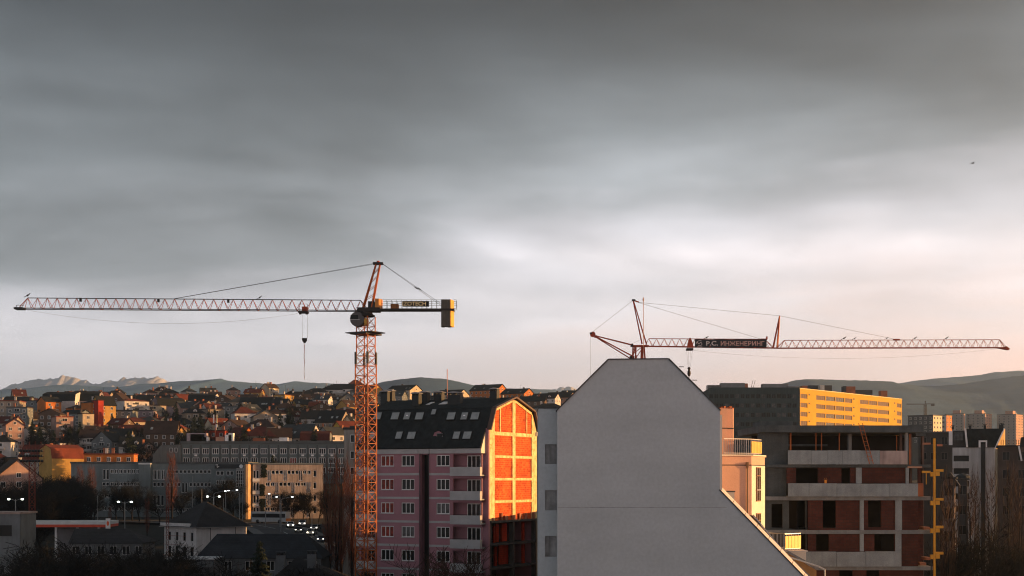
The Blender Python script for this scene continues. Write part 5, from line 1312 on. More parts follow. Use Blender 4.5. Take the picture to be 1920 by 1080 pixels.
# ------------------------------------------------------------------ hillside houses
WALLS = {'white': (.56,.54,.53), 'cream': (.50,.42,.31), 'pink': (.36,.235,.20), 'grey': (.15,.172,.184), 'ochre': (.42,.25,.07), 'orange': (.46,.15,.035), 'beige': (.28,.235,.19), 'brown': (.115,.075,.055), 'red': (.33,.035,.02), 'yellow': (.58,.36,.06), 'lilac': (.23,.20,.235)}
ROOFS = {'black': (.011,.014,.016), 'dark red': (.085,.020,.015), 'rust red': (.16,.036,.02), 'slate grey': (.038,.046,.051), 'brown': (.042,.025,.020)}
NUM = ['no', 'one', 'two', 'three', 'four', 'five', 'six', 'seven']
USED = {}
HOUSES = []; HLAB = []
def by_house(x, y): return min(HLAB, key=lambda h: (h[0]-x)**2 + (h[1]-y)**2)[2]
def house(x, y, w, d, st, rz, roof, rh, wall, roofc, side='', balc=False, dorm=0, chim=1, ztop=None, label=None, where='on the hillside', wins=True, seed=0, gm=None):
    rr = random.Random(seed)
    wm = M('house_wall_' + wall, WALLS[wall], .9, .25, .22, .2, streak=.07); rm = M('house_roof_' + roofc.replace(' ', '_'), ROOFS[roofc], .9, .3, .4, .4, fine=.2)
    zg = min(ground(x + dx, y + dy) for dx in (-w/2, w/2) for dy in (-d/2, d/2)) - .8
    zg2 = max(ground(x + dx, y + dy) for dx in (-w/2, w/2) for dy in (-d/2, d/2))
    ze = (zg2 + .6 + st*2.75) if ztop is None else ztop
    h = ze - zg
    if label is None:
        size = 'small ' if w < 9.5 else ('wide ' if w > 15 else '')
        kind = {'gx': 'gabled', 'gy': 'front gabled', 'hip': 'hipped', 'mans': 'mansard', 'flat': 'flat'}[roof]
        ex = []
        if dorm: ex.append(NUM[dorm] + (' dormer' if dorm == 1 else ' dormers'))
        if chim > 1: ex.append(NUM[chim] + ' chimneys')
        if balc: ex.append('a balcony')
        label = f"{size}{wall} {NUM[st]} storey house with {roofc} {kind} roof" + (' and ' + ' and '.join(ex[:2]) if ex else '') + ' ' + where
        label = ' '.join(label.split()[:16])
    T = thing('house', label, 'house', (x, y, zg), rz, 'houses on the hillside')
    HOUSES.append((x, y, max(w, d))); HLAB.append((x, y, f'{wall} house with {roofc} {dict(gx="gabled", gy="front gabled", hip="hipped", mans="mansard", flat="flat")[roof]} roof'))
    b = MB(); hw, hd = w/2, d/2; o = .45; r = MB(); t = .18
    if roof == 'gx':
        b.prism_yz([(-hd,0),(hd,0),(hd,h),(0,h+rh),(-hd,h)], -hw, hw); k = rh/hd
        for s in (-1, 1):
            r.hull([(-hw-o, s*(hd+o), h-o*k+.05), (hw+o, s*(hd+o), h-o*k+.05), (hw+o, 0, h+rh+.05), (-hw-o, 0, h+rh+.05)], [(-hw-o, s*(hd+o), h-o*k+.05+t), (hw+o, s*(hd+o), h-o*k+.05+t), (hw+o, 0, h+rh+.05+t), (-hw-o, 0, h+rh+.05+t)])
    elif roof == 'gy':
        b.prism_xz([(-hw,0),(hw,0),(hw,h),(0,h+rh),(-hw,h)], -hd, hd); k = rh/hw
        for s in (-1, 1):
            r.hull([(s*(hw+o), -hd-o, h-o*k+.05), (s*(hw+o), hd+o, h-o*k+.05), (0, hd+o, h+rh+.05), (0, -hd-o, h+rh+.05)], [(s*(hw+o), -hd-o, h-o*k+.05+t), (s*(hw+o), hd+o, h-o*k+.05+t), (0, hd+o, h+rh+.05+t), (0, -hd-o, h+rh+.05+t)])
    elif roof == 'hip':
        b.box(-hw, hw, -hd, hd, 0, h); q = min(hw, hd)*.95
        r.add([(-hw-o,-hd-o,h), (hw+o,-hd-o,h), (hw+o,hd+o,h), (-hw-o,hd+o,h), (-max(hw-q,.01),-max(hd-q, 0)*0,h+rh), (max(hw-q,.01),0,h+rh)], [(0,1,5,4),(1,2,5),(2,3,4,5),(3,0,4),(0,3,2,1)])
    elif roof == 'mans':
        prof = [(-hd-.3,h),(-hd+.7,h+rh*.72),(0,h+rh),(hd-.7,h+rh*.72),(hd+.3,h)]
        b.prism_yz([(-hd,0),(hd,0)] + [(y_*.985, z_-.06) for y_, z_ in prof[::-1]], -hw, hw)
        for (y0, z0), (y1, z1) in zip(prof, prof[1:]):
            r.hull([(-hw-.2,y0,z0),(hw+.2,y0,z0),(hw+.2,y1,z1),(-hw-.2,y1,z1)], [(-hw-.2,y0,z0+t),(hw+.2,y0,z0+t),(hw+.2,y1,z1+t),(-hw-.2,y1,z1+t)])
    else:
        b.box(-hw, hw, -hd, hd, 0, h); r.box(-hw-.25, hw+.25, -hd-.25, hd+.25, h+.01, h+.35)
    b.build('wall', wm, T); R_ = r.build('roof', rm, T)
    for c in range(chim):
        cx = rr.uniform(-hw*.7, hw*.7) if roof != 'gy' else rr.uniform(-hw*.3, hw*.3); ch = MB().box(-.4, .4, -.35, .35, 0, 1.7).box(-.48, .48, -.42, .42, 1.7, 1.85)
        ch.build('chimney', M(rr.choice(('chimney_brick', 'chimney_white', 'chimney_dark')), rr.choice(((.32,.12,.07),)) if False else {'a': (.3,.12,.07)}['a'], .9, .3), R_, (cx, rr.uniform(-.5, .8), h + (rh*.72 if roof != 'flat' else .3)))
    if dorm and roof in ('gx', 'mans', 'hip'):
        for i in range(dorm):
            x_ = w*(i+.5)/dorm - hw; dm = MB().prism_xz([(-.8,0),(.8,0),(.8,1.1),(0,1.7),(-.8,1.1)], -hd*.85, -hd*.1)
            D = dm.build('dormer', M('house_wall_white', ()), R_, (x_, 0, h + rh*.12)); far_window(D, 0, -hd*.85-.02, .2, 1.0, .9, gmat=GLASS)
            dr = MB()
            for s in (-1, 1): dr.hull([(s*1.0,-hd*.9,1.02),(s*1.0,-hd*.1,1.02),(0,-hd*.1,1.8),(0,-hd*.9,1.8)], [(s*1.0,-hd*.9,1.14),(s*1.0,-hd*.1,1.14),(0,-hd*.1,1.92),(0,-hd*.9,1.92)])
            dr.build('dormer_roof', rm, D)
    elif roof in ('gx', 'mans') and rr.random() < .5:
        k = rh / hd; 
        for i in range(rr.choice((1, 2, 2, 3))):
            f = .35; px_ = rr.uniform(-hw*.8, hw*.8)
            if roof == 'gx': yy, zz, an = -hd*(1-f), h + rh*f + .24, math.atan(k)
            else: yy, zz, an = -hd + .25, h + rh*.36 + .2, math.atan2(rh*.72, 1.0)
            rw = put('roof_window', ROOFWIN(), R_, (px_, yy, zz)); rw.rotation_euler = (an, 0, 0)
    if wins:
        nst = min(int((h - .5)/2.75), st + 1)
        n = max(1, int(w/3.0))
        for f_ in range(nst):
            z0 = h - 2.2 - f_*2.75
            if z0 < .6: break
            for i in range(n):
                if balc and i == n//2: continue
                far_window(T, w*(i+.5)/n - hw, -hd - .01, z0, 1.2, 1.45, gmat=gm or (GLASS2 if rr.random() < .2 else GLASS))
            m = max(1, int(d/3.6))
            for i in range(m):
                if rr.random() < .75: far_window(T, hw + .01, d*(i+.5)/m - hd, z0, 1.1, 1.4, R(90), gmat=GLASS2 if rr.random() < .2 else GLASS)
        if roof == 'gy' and rh > 2.2: far_window(T, 0, -hd - .01, h + .2, 1.1, 1.2)
        if roof == 'gx' and rh > 2.2: far_window(T, hw + .01, 0, h + .2, 1.1, 1.2, R(90))
    if balc:
        for f_ in range(min(2, st)):
            z0 = h - 2.75 - f_*2.75
            B_ = MB().box(-w*.26, w*.26, -hd-1.3, -hd, z0, z0+.16).build('balcony', M('balcony_slab', (.5,.48,.46), .9, .15), T)
            MB().box(-w*.26, w*.26, -hd-1.32, -hd-1.24, z0+.16, z0+1.05).build('balcony_front', wm if rr.random() < .5 else M('house_wall_white', ()), B_)
            far_window(T, 0, -hd-.01, z0+.3, 2.2, 2.0)
    if rr.random() < .3:
        MB().tube((hw*.3, 0, h+rh*.6), (hw*.3, 0, h+rh+2.5), .05, 4).bar((hw*.3-.6, 0, h+rh+2.2), (hw*.3+.6, 0, h+rh+2.2), .05).build('aerial', STEEL, T)
    return T
_rw = []
def ROOFWIN():
    if not _rw: _rw.append(MB().box(-.45, .45, -.6, .6, 0, .08).mesh('roof_window', MATS['roof_window_glass']))
    return _rw[0]
M('chimney_brick', (.30,.12,.07), .9, .3); M('chimney_white', (.5,.47,.45), .9, .2); M('chimney_dark', (.06,.055,.055), .9, .3)

# houses read off the photograph: picture column, eave row, distance, width m, depth m, storeys, turn, roof, rise, wall, roof colour, extras
LIST = [
 (8, 752, 640, 12, 12, 5, 6, 'flat', .3, 'beige', 'rust red', {}), (30, 764, 625, 9, 10, 3, 4, 'flat', .3, 'grey', 'brown', {'balc': True}),
 (6, 793, 560, 9, 9, 2, -10, 'gx', 2.6, 'beige', 'dark red', {}), (17, 797, 556, 7, 8, 3, 32, 'gy', 2.4, 'pink', 'dark red', {}),
 (60, 752, 730, 16, 12, 3, 0, 'flat', .3, 'grey', 'black', {'chim': 2}), (86, 753, 700, 8, 10, 2, 42, 'gx', 2.5, 'orange', 'black', {}),
 (112, 752, 715, 17, 12, 2, -6, 'mans', 4.8, 'white', 'black', {'dorm': 2, 'chim': 3}), (150, 752, 720, 18, 12, 3, 4, 'mans', 5.2, 'lilac', 'black', {'dorm': 2, 'chim': 4}),
 (181, 752, 735, 11, 14, 3, -12, 'gy', 5.0, 'brown', 'dark red', {'chim': 2}),
 (169, 755, 640, 7, 9, 4, 44, 'hip', 1.6, 'orange', 'black', {}), (179.5, 751, 637, 2.6, 6, 4, 44, 'flat', .3, 'red', 'dark red', {'chim': 0, 'wins': False}), (189, 759, 642, 8, 8, 3, 44, 'gx', 4.0, 'ochre', 'black', {}),
 (148, 766, 660, 13, 9, 3, 8, 'hip', 2.0, 'orange', 'black', {'chim': 2}), (137, 775, 620, 9, 9, 3, -14, 'gx', 1.6, 'grey', 'black', {}), (153, 776, 615, 5, 9, 3, 36, 'flat', .3, 'cream', 'brown', {}),
 (111, 782, 590, 7, 8, 3, 32, 'flat', .3, 'pink', 'rust red', {'balc': True}), (92, 776, 600, 9, 8, 2, 0, 'gy', 2.2, 'brown', 'brown', {}),
 (241, 752, 690, 13, 11, 4, 42, 'hip', 1.5, 'white', 'rust red', {'balc': True}), (220, 752, 705, 9, 10, 3, -8, 'gy', 4, 'brown', 'brown', {}),
 (276, 760, 700, 13, 10, 3, 36, 'flat', .3, 'cream', 'brown', {'balc': True}), (268, 770, 670, 9, 10, 3, 5, 'flat', .3, 'lilac', 'slate grey', {}),
 (246, 791, 600, 10, 9, 2, 40, 'hip', 2.2, 'cream', 'dark red', {}), (275, 791, 610, 10, 10, 2, -5, 'hip', 2.6, 'grey', 'slate grey', {}), (222, 795, 590, 8, 8, 2, -20, 'gx', 2.4, 'brown', 'dark red', {}),
 (166, 820, 545, 8, 9, 4, 6, 'gx', 3.0, 'white', 'brown', {'balc': True}), (197, 827, 540, 9, 9, 2, -18, 'gy', 3.6, 'grey', 'black', {'balc': True}), (213, 822, 548, 12, 9, 1, 0, 'gx', 3.8, 'beige', 'black', {}),
 (246, 809, 565, 11, 9, 2, 4, 'gx', 2.6, 'pink', 'dark red', {}), (268, 842, 520, 7, 8, 2, 30, 'gy', 2.4, 'pink', 'black', {}),
 (308, 802, 560, 14, 10, 2, -6, 'hip', 2.8, 'brown', 'rust red', {'chim': 2}), (325, 818, 545, 6, 8, 2, 46, 'gy', 3.6, 'ochre', 'dark red', {}), (300, 812, 540, 12, 8, 1, 0, 'gx', 4.6, 'brown', 'brown', {}),
 (310, 762, 720, 14, 11, 3, 32, 'mans', 4.6, 'lilac', 'black', {'dorm': 3, 'chim': 2}), (345, 749, 760, 12, 10, 2, 42, 'gx', 3.0, 'cream', 'rust red', {'chim': 3}),
 (345, 765, 690, 9, 9, 3, 38, 'gx', 3.2, 'pink', 'slate grey', {'balc': True}), (362, 763, 695, 9, 9, 3, 38, 'gy', 3.0, 'pink', 'brown', {'balc': True}), (380, 764, 690, 9, 9, 3, 40, 'gy', 3.4, 'cream', 'brown', {'balc': True}), (393, 768, 685, 8, 9, 2, 36, 'gx', 3.0, 'white', 'dark red', {}),
 (378, 752, 745, 14, 11, 2, 0, 'mans', 4.2, 'white', 'black', {'dorm': 3}), (408, 762, 715, 10, 9, 2, -4, 'gx', 1.8, 'white', 'slate grey', {'balc': True}),
 (422, 752, 745, 12, 11, 3, -16, 'gy', 3.2, 'brown', 'brown', {}), (448, 754, 735, 12, 10, 2, 6, 'hip', 3.0, 'beige', 'slate grey', {'balc': True}), (462, 751, 760, 10, 10, 2, 0, 'gx', 3.4, 'grey', 'brown', {'chim': 3}),
 (485, 763, 715, 20, 12, 2, -4, 'gx', 5.0, 'grey', 'black', {'dorm': 2}), (512, 763, 705, 14, 11, 2, -12, 'gx', 4.2, 'beige', 'black', {}), (532, 765, 700, 12, 10, 2, 0, 'hip', 2.8, 'grey', 'brown', {}),
 (487, 801, 570, 14, 11, 2, -8, 'hip', 3.4, 'white', 'brown', {'dorm': 1}), (440, 799, 580, 9, 9, 1, -30, 'gy', 2.6, 'pink', 'brown', {}), (449, 818, 540, 8, 9, 2, 48, 'gy', 3.4, 'orange', 'dark red', {}),
 (486, 818, 535, 12, 9, 1, 0, 'hip', 3.8, 'beige', 'dark red', {}), (520, 820, 535, 9, 9, 1, 8, 'gx', 3.6, 'white', 'brown', {}), (404, 796, 585, 8, 8, 2, 34, 'gx', 2.6, 'cream', 'rust red', {}), (400, 808, 560, 9, 8, 2, 0, 'flat', .3, 'red', 'dark red', {'chim': 2}),
 (555, 802, 570, 12, 9, 3, 0, 'flat', .3, 'white', 'slate grey', {'balc': True}), (585, 803, 575, 13, 9, 3, 6, 'flat', .3, 'white', 'slate grey', {'balc': True}), (586, 785, 610, 10, 9, 2, 0, 'gx', 3.6, 'white', 'black', {}), (590, 776, 640, 8, 9, 3, 32, 'flat', .3, 'white', 'black', {}),
 (622, 791, 600, 12, 10, 2, -22, 'gx', 5.0, 'beige', 'black', {'chim': 2}), (648, 770, 655, 10, 9, 3, 36, 'hip', 2.0, 'pink', 'slate grey', {'balc': True}), (655, 802, 565, 12, 9, 3, 32, 'gx', 2.6, 'yellow', 'rust red', {'balc': True}), (560, 820, 545, 14, 10, 2, -26, 'gx', 5.0, 'white', 'slate grey', {}), (590, 826, 540, 11, 9, 2, 0, 'mans', 3.6, 'grey', 'dark red', {}), (625, 815, 555, 11, 9, 2, 42, 'gx', 3.0, 'white', 'slate grey', {}),
 (548, 745, 830, 15, 11, 2, -4, 'hip', 3.0, 'grey', 'black', {}), (567, 742, 835, 12, 11, 2, 0, 'gx', 2.6, 'beige', 'black', {'chim': 3}), (592, 736, 840, 16, 12, 3, -6, 'hip', 3.0, 'white', 'black', {'balc': True}), (605, 746, 800, 12, 10, 3, 0, 'gx', 2.6, 'grey', 'brown', {}),
 (622, 731, 850, 14, 12, 4, -4, 'hip', 3.4, 'white', 'black', {'balc': True}), (645, 729, 850, 14, 12, 4, -4, 'gx', 3.2, 'white', 'black', {'balc': True}), (668, 735, 840, 12, 12, 4, -2, 'hip', 2.6, 'grey', 'slate grey', {'balc': True}), (690, 732, 850, 12, 13, 3, -34, 'gx', 3.6, 'ochre', 'rust red', {}),
 (757, 732, 850, 17, 14, 3, -30, 'gx', 3.4, 'cream', 'black', {'balc': True}), (847, 740, 880, 17, 13, 2, -30, 'gx', 3.2, 'cream', 'black', {'chim': 2}), (916, 732, 900, 20, 14, 3, -30, 'gx', 4.0, 'orange', 'black', {'chim': 2}), (970, 738, 870, 17, 12, 2, -32, 'gx', 3.2, 'orange', 'black', {}), (810, 748, 840, 12, 10, 2, -10, 'hip', 2.4, 'grey', 'black', {}), (886, 746, 830, 14, 10, 2, 0, 'flat', .3, 'grey', 'slate grey', {}),
 (937, 747, 820, 10, 9, 2, 32, 'flat', .3, 'white', 'brown', {'chim': 2}), (1000, 752, 790, 14, 10, 2, -8, 'gx', 2.8, 'brown', 'black', {}), (1024, 747, 850, 15, 11, 2, -20, 'gx', 3.2, 'white', 'black', {'dorm': 2}), (1052, 745, 870, 16, 12, 2, -24, 'gx', 3.4, 'pink', 'black', {'chim': 2}), (1078, 742, 880, 16, 12, 2, -24, 'gx', 3.6, 'orange', 'black', {}), (1030, 765, 700, 16, 11, 3, -5, 'hip', 2.6, 'grey', 'black', {}), (735, 742, 800, 14, 11, 3, -12, 'gx', 3.0, 'grey', 'slate grey', {'balc': True}),
 (205, 757, 780, 14, 11, 3, 0, 'hip', 3.4, 'brown', 'black', {}), (258, 750, 800, 16, 11, 2, 0, 'gx', 3.0, 'pink', 'black', {'chim': 3}), (288, 752, 805, 14, 11, 2, 0, 'flat', .3, 'grey', 'black', {'chim': 3}), (30, 752, 760, 14, 11, 3, 0, 'gx', 2.6, 'grey', 'black', {}), (500, 752, 800, 14, 10, 2, 0, 'gx', 2.6, 'pink', 'rust red', {'chim': 3}), (522, 752, 805, 12, 10, 2, 0, 'gx', 2.6, 'cream', 'brown', {'chim': 3}), (540, 753, 790, 12, 10, 2, 6, 'hip', 2.4, 'pink', 'brown', {'chim': 2}), (328, 752, 800, 12, 10, 2, 0, 'gx', 3.0, 'grey', 'black', {}), (230, 770, 650, 9, 9, 3, 0, 'flat', .3, 'grey', 'black', {}),
]
for i, (px, pe, Y, w, d, st, tr, roof, rh, wall, rc, ex) in enumerate(LIST):
    house(X(px, Y), Y + d/2, w, d, st, R(tr), roof, rh, wall, rc, ztop=Z(pe, Y), seed=i, **ex)
# red roofed house with the sunlit yellow wall, and the one behind the school wing
house(X(106, 470), 475, 11, 10, 2, R(42), 'mans', 4.6, 'ochre', 'rust red', dorm=2, chim=4, ztop=Z(860, 470), label='house with big rust red roof and ochre walls below the hill', seed=91)
house(X(66, 474), 482, 13, 11, 2, R(-10), 'gx', 5.2, 'beige', 'dark red', chim=3, ztop=Z(863, 474), label='beige house with dark red roof beside the ochre walled house', seed=92)
house(X(14, 345), 350, 11, 10, 2, R(30), 'gy', 4.6, 'pink', 'brown', chim=1, ztop=Z(897, 345), label='pink gabled house with steep brown roof near the floodlight mast', seed=93)
house(X(198, 440), 446, 15, 10, 2, R(8), 'flat', .3, 'orange', 'rust red', ztop=Z(852, 440), chim=3, label='orange house with flat rust red roof behind the school wing', seed=94)
# further houses filling the slope
rr = random.Random(21)
Y = 515.0
while Y < 900:
    px = rr.uniform(-25, 10)
    while px < 700:
        w = rr.uniform(6.5, 11.5); x = X(px, Y)
        if rr.random() < .74 and not any(abs(x - a) < (c + w)*.46 and abs(Y - b) < 12 for a, b, c in HOUSES) and not (Y < 540 and 280 < px < 680):
            house(x, Y, w, rr.uniform(7, 9.5), rr.choice((1, 2, 2, 3)), R(rr.uniform(-25, 52)), rr.choice(('gx', 'gx', 'gy', 'hip', 'hip', 'flat', 'mans')) , rr.uniform(2.2, 3.6),
                  rr.choice(('white', 'cream', 'pink', 'grey', 'beige', 'beige', 'brown', 'ochre', 'lilac', 'white')), rr.choice(('black', 'dark red', 'brown', 'brown', 'slate grey', 'rust red', 'black')), balc=rr.random() < .3, chim=rr.choice((1, 1, 2, 3)), dorm=rr.choice((0, 0, 0, 1, 2)), seed=int(px*7 + Y))
        px += (w + rr.uniform(2, 6)) / Y * F
    Y += rr.uniform(17, 22)

# unseen blocks added behind the pink block and grey house to cast shade
def shade_block(name, label, x0, x1, y0, y1, zt, rows):
    zb = ground((x0+x1)/2, y0) - .5
    T = thing(name, label, 'apartment block', (x0, y0, zb)); w, d, h = x1-x0, y1-y0, zt-zb
    MB().box(0, w, 0, d, 0, h).build('wall', M('block_beige', (.34,.31,.28), .9, .2, .3, streak=.3), T); MB().box(-.2, w+.2, -.2, d+.2, h+.01, h+.4).build('roof', STEEL, T)
    for r in range(rows):
        for i in range(int(w/3.2)): far_window(T, w*(i+.5)/int(w/3.2), -.01, h - 2.3 - r*2.9, 1.4, 1.4)
        for i in range(int(d/3.6)): far_window(T, w + .01, d*(i+.5)/int(d/3.6), h - 2.3 - r*2.9, 1.3, 1.4, R(90))
shade_block('apartment_block', 'unseen beige shade block added behind the grey gable house', 8, 23, 158, 171.6, 16.2, 4)
shade_block('apartment_block', 'unseen beige shade block added across an alley behind the grey gable house', 8, 23, 173.2, 190, 16.2, 4)  # gap left so that a slit of sun reaches the open storeys
shade_block('apartment_block', 'narrow unseen beige shade block added directly behind the grey gable house', 5, 15, 106, 152, 19, 5)
shade_block('apartment_block', 'deep unseen beige shade block added closest behind the pink mansard block', -18, -1, 196, 228, 27, 6)
shade_block('apartment_block', 'unseen beige shade block added behind the pink mansard block', -25, -3, 235, 250, 29, 6)
shade_block('apartment_block', 'deep unseen beige shade block added in the second yard behind the pink mansard block', -30, -8, 254, 295, 29, 6)
shade_block('apartment_block', 'farthest unseen deep beige shade block added behind the pink mansard block', -36, -8, 321, 370, 30, 6)
shade_block('apartment_block', 'wide unseen beige shade block added deeper behind the pink mansard block', -34, -6, 300, 316, 31, 6)

# ------------------------------------------------------------------ trees
def rot_about(v, axis, a): return Matrix.Rotation(a, 3, axis) @ v
def bare_tree(seed, h, spread=.55, up=.35, levels=5, kids=4, twig=.022, trunk=.16, first=.28):
    rr = random.Random(seed); tm, cm = MB(), MB()
    def grow(p, d, L, r, lv):
        segs = 3 if lv < 2 else 2; q = p; dd = d.copy(); pts = [(p, r)]
        for i in range(segs):
            dd = (dd + Vector((rr.gauss(0, .12), rr.gauss(0, .12), rr.gauss(0, .06) + up*.18))).normalized(); q = q + dd*(L/segs); pts.append((q, max(twig*.5, r*(1 - .28*(i+1)/segs))))
        tgt = tm if lv < 2 else cm
        for (a, ra), (b, rb) in zip(pts, pts[1:]): tgt.tube(a, b, ra, 5 if lv < 2 else 3, rb)
        if lv >= levels: return
        k = kids + (2 if lv == 0 else 0) + (1 if lv >= levels-1 else 0)
        for i in range(k):
            t = lerp(first if lv == 0 else .25, 1.0, (i + rr.random()*.8) / k); j = min(segs-1, int(t*segs)); f = t*segs - j
            base = pts[j][0].lerp(pts[j+1][0], min(1, f)); ax = Vector((rr.gauss(0,1), rr.gauss(0,1), rr.gauss(0,.25)))
            ax = (ax - dd*ax.dot(dd)).normalized(); nd = (dd*(1-spread) + ax*spread + Vector((0,0,up*.6))).normalized()
            grow(base, nd, L*rr.uniform(.48, .72)*(1 if lv else .85), max(twig*.6, pts[j][1]*rr.uniform(.42, .6)), lv+1)
    grow(Vector((0,0,-.3)), Vector((0,0,1)), h*.62, trunk, 0)
    return tm, cm
def poplar(seed, h, rad, n=420):
    rr = random.Random(seed); tm, cm = MB(), MB()
    for k in range(3):
        p = Vector((rr.gauss(0,.08), rr.gauss(0,.08), -.3)); e = Vector((rr.gauss(0,rad*.16), rr.gauss(0,rad*.16), h*rr.uniform(.8, 1)))
        tm.tube(p, p.lerp(e, .5), .15, 5, .10); tm.tube(p.lerp(e, .5), e, .10, 5, .02)
    for i in range(n):
        z = h*(.10 + .82*rr.random()); a = rr.uniform(0, 6.28); t = z/h; R0 = rad*(math.sin(min(1, t*1.5)*math.pi*.5))*(1.05 - t*.75)
        p = Vector((math.cos(a)*R0*.15, math.sin(a)*R0*.15, z)); L = rr.uniform(.10, .20)*h*(1.1-t*.6)
        q = Vector((math.cos(a)*R0*rr.uniform(.4,1), math.sin(a)*R0*rr.uniform(.4,1), z + L)); m = p.lerp(q, .5) + Vector((math.cos(a), math.sin(a), -.2))*R0*.12
        cm.tube(p, m, .032, 3, .024); cm.tube(m, q, .024, 3, .010)
        for k in range(3):
            b = m.lerp(q, rr.random()); cm.tube(b, b + Vector((rr.gauss(0,.16), rr.gauss(0,.16), rr.uniform(.5, 1.2))), .014, 3, .006)
    return tm, cm
def conifer(seed, h, rad):
    rr = random.Random(seed); tm, cm = MB(), MB(); tm.tube((0,0,-.5), (0,0,h*.97), .2, 6, .02)
    z = h*.08
    while z < h*.99:
        t = z/h; R0 = rad*(1 - t)**.8*rr.uniform(.8, 1.1) + .12; n = int(9 + 10*(1-t))
        for i in range(n):
            a = rr.uniform(0, 6.28); L = R0*rr.uniform(.6, 1.15); d = Vector((math.cos(a), math.sin(a), 0)); s = Vector((-d.y, d.x, 0))
            for k in range(5):
                f = (k+.6)/5; c = d*L*f + Vector((0,0, z - L*f*.28 + rr.gauss(0,.08))); wd = (.16 + .34*(1-f))*max(.5, L*.42)
                cm.add([c - s*wd*rr.uniform(.6,1.2) - Vector((0,0,.1)), c + d*L*.24, c + s*wd*rr.uniform(.6,1.2) - Vector((0,0,.12)), c - d*L*.12 + Vector((0,0,.12))], [(0,1,2,3)])
        z += h*.034*rr.uniform(.8, 1.2)
    return tm, cm
BARK = M('dark_bark', (.014, .014, .014), .95, .3, 1.0); TWIG = M('dark_twigs', (.010, .011, .011), .95, .3, .4)
REDT = M('reddish_poplar_twigs', (.15, .055, .035), .95, .3, .4); NEEDLE = M('dark_needles', (.012, .021, .014), .9, .4, .6); BRT = M('brown_twigs', (.060, .036, .026), .95, .3, .4)
PROTO = {}
def proto(key, fn, cmat):
    tm, cm = fn(); PROTO[key] = (tm.mesh('trunk', BARK), cm.mesh('crown', cmat))
for i in range(4): proto(('bare', i), lambda i=i: bare_tree(30+i, 9, .58, .30, 4, 6, .026), TWIG)
for i in range(2): proto(('shrub', i), lambda i=i: bare_tree(50+i, 4.5, .64, .22, 4, 5, .015, .06, .05), TWIG)
for i in range(2): proto(('brown', i), lambda i=i: bare_tree(70+i, 9, .5, .40, 4, 5), BRT)
for i in range(2): proto(('poplar', i), lambda i=i: poplar(60+i, 15, 3.2, 200), REDT)
for i in range(2): proto(('dpoplar', i), lambda i=i: poplar(64+i, 15, 2.6, 150), BRT)
for i in range(2): proto(('conifer', i), lambda i=i: conifer(40+i, 10, 2.6), NEEDLE)
NAMES = {'bare': 'bare_tree', 'shrub': 'bare_shrub', 'brown': 'bare_tree', 'poplar': 'poplar_tree', 'dpoplar': 'poplar_tree', 'conifer': 'conifer_tree'}
def tree(kind, i, x, y, sc, label, group=None, rz=None, z=None):
    t = thing(NAMES[kind], label, 'shrub' if kind == 'shrub' else 'tree', (x, y, (ground(x, y) if z is None else z) - .1), random.uniform(0, 6) if rz is None else rz, group)
    t.scale = (sc,)*3 if not hasattr(sc, '__len__') else sc
    a, b = PROTO[(kind, i)]; put('trunk', a, t); put('crown', b, t); return t
def height_of(kind, i): return max(v.co.z for me in PROTO[(kind, i)] for v in me.vertices)
HCACHE = {}
def tree_to(kind, i, px, pyt, Y, label, group=None, wide=1.0):
    """A tree standing on the ground at distance Y whose top reaches picture row pyt."""
    x = X(px, Y); base = HCACHE.setdefault((kind, i), height_of(kind, i) if (kind, i) not in HCACHE else 0)
    s = max(.3, (Z(pyt, Y) - ground(x, Y)) / base); return tree(kind, i, x, Y, (s*wide, s*wide, s), label, group)
MARKS = [(X(px, Y), Y, n) for px, Y, n in ((5, 205, 'the pale flat roofed building'), (60, 252, 'the floodlight mast'), (120, 272, 'the petrol station canopy'), (203, 270, 'the pylon sign'), (170, 232, 'the low dark roofed house'), (250, 232, 'the end of the low dark roofed house'), (350, 200, 'the flat roofed shed'), (330, 285, 'the scaffolded villa front'), (430, 215, 'the slate roofed long house'), (560, 215, 'the far end of the slate roofed house'), (527, 180, 'the white chimneys of the cottage'), (620, 180, 'the cottage roof edge'),
   (150, 410, 'the blank school wing wall'), (225, 410, 'the first window strips of the school wing'), (273, 410, 'the school stair tower'), (350, 410, 'the middle window strips of the school wing'), (420, 410, 'the school sign board'), (452, 410, 'the glazed school grid'), (100, 470, 'the rust red roofed house'), (14, 345, 'the pink gabled house'), (29, 262, 'the double lamp by the pale building'), (505, 372, 'the bus'), (545, 372, 'the white car'), (567, 372, 'the silver car'), (592, 372, 'the road bend'), (1790, 160, 'the hoist mast'), (1820, 160, 'the round roofed stair bay'), (1860, 160, 'the black rain pipe'), (1910, 160, 'the brown shadowed house'))]
def near_mark(x, y): return min(MARKS, key=lambda m: (m[0]-x)**2 + (.35*(m[1]-y))**2)[2]
def sized(t):
    s = t.scale[2]; return ('low ' if s < .8 else 'tall ' if s > 1.25 else '')
rr = random.Random(77)
g1 = 'poplars with reddish twigs'
for k in range(40):
    px = rr.uniform(-20, 145); Y = rr.uniform(285, 420)
    t = tree_to('bare', k % 4, px, rr.uniform(884, 915), Y, 'dark bare tree in the thicket around the floodlight mast', 'dark thicket around the floodlight mast', 1.1)
    t['label'] = f"{sized(t)}dark bare thicket tree beside {near_mark(*t.location[:2])}"
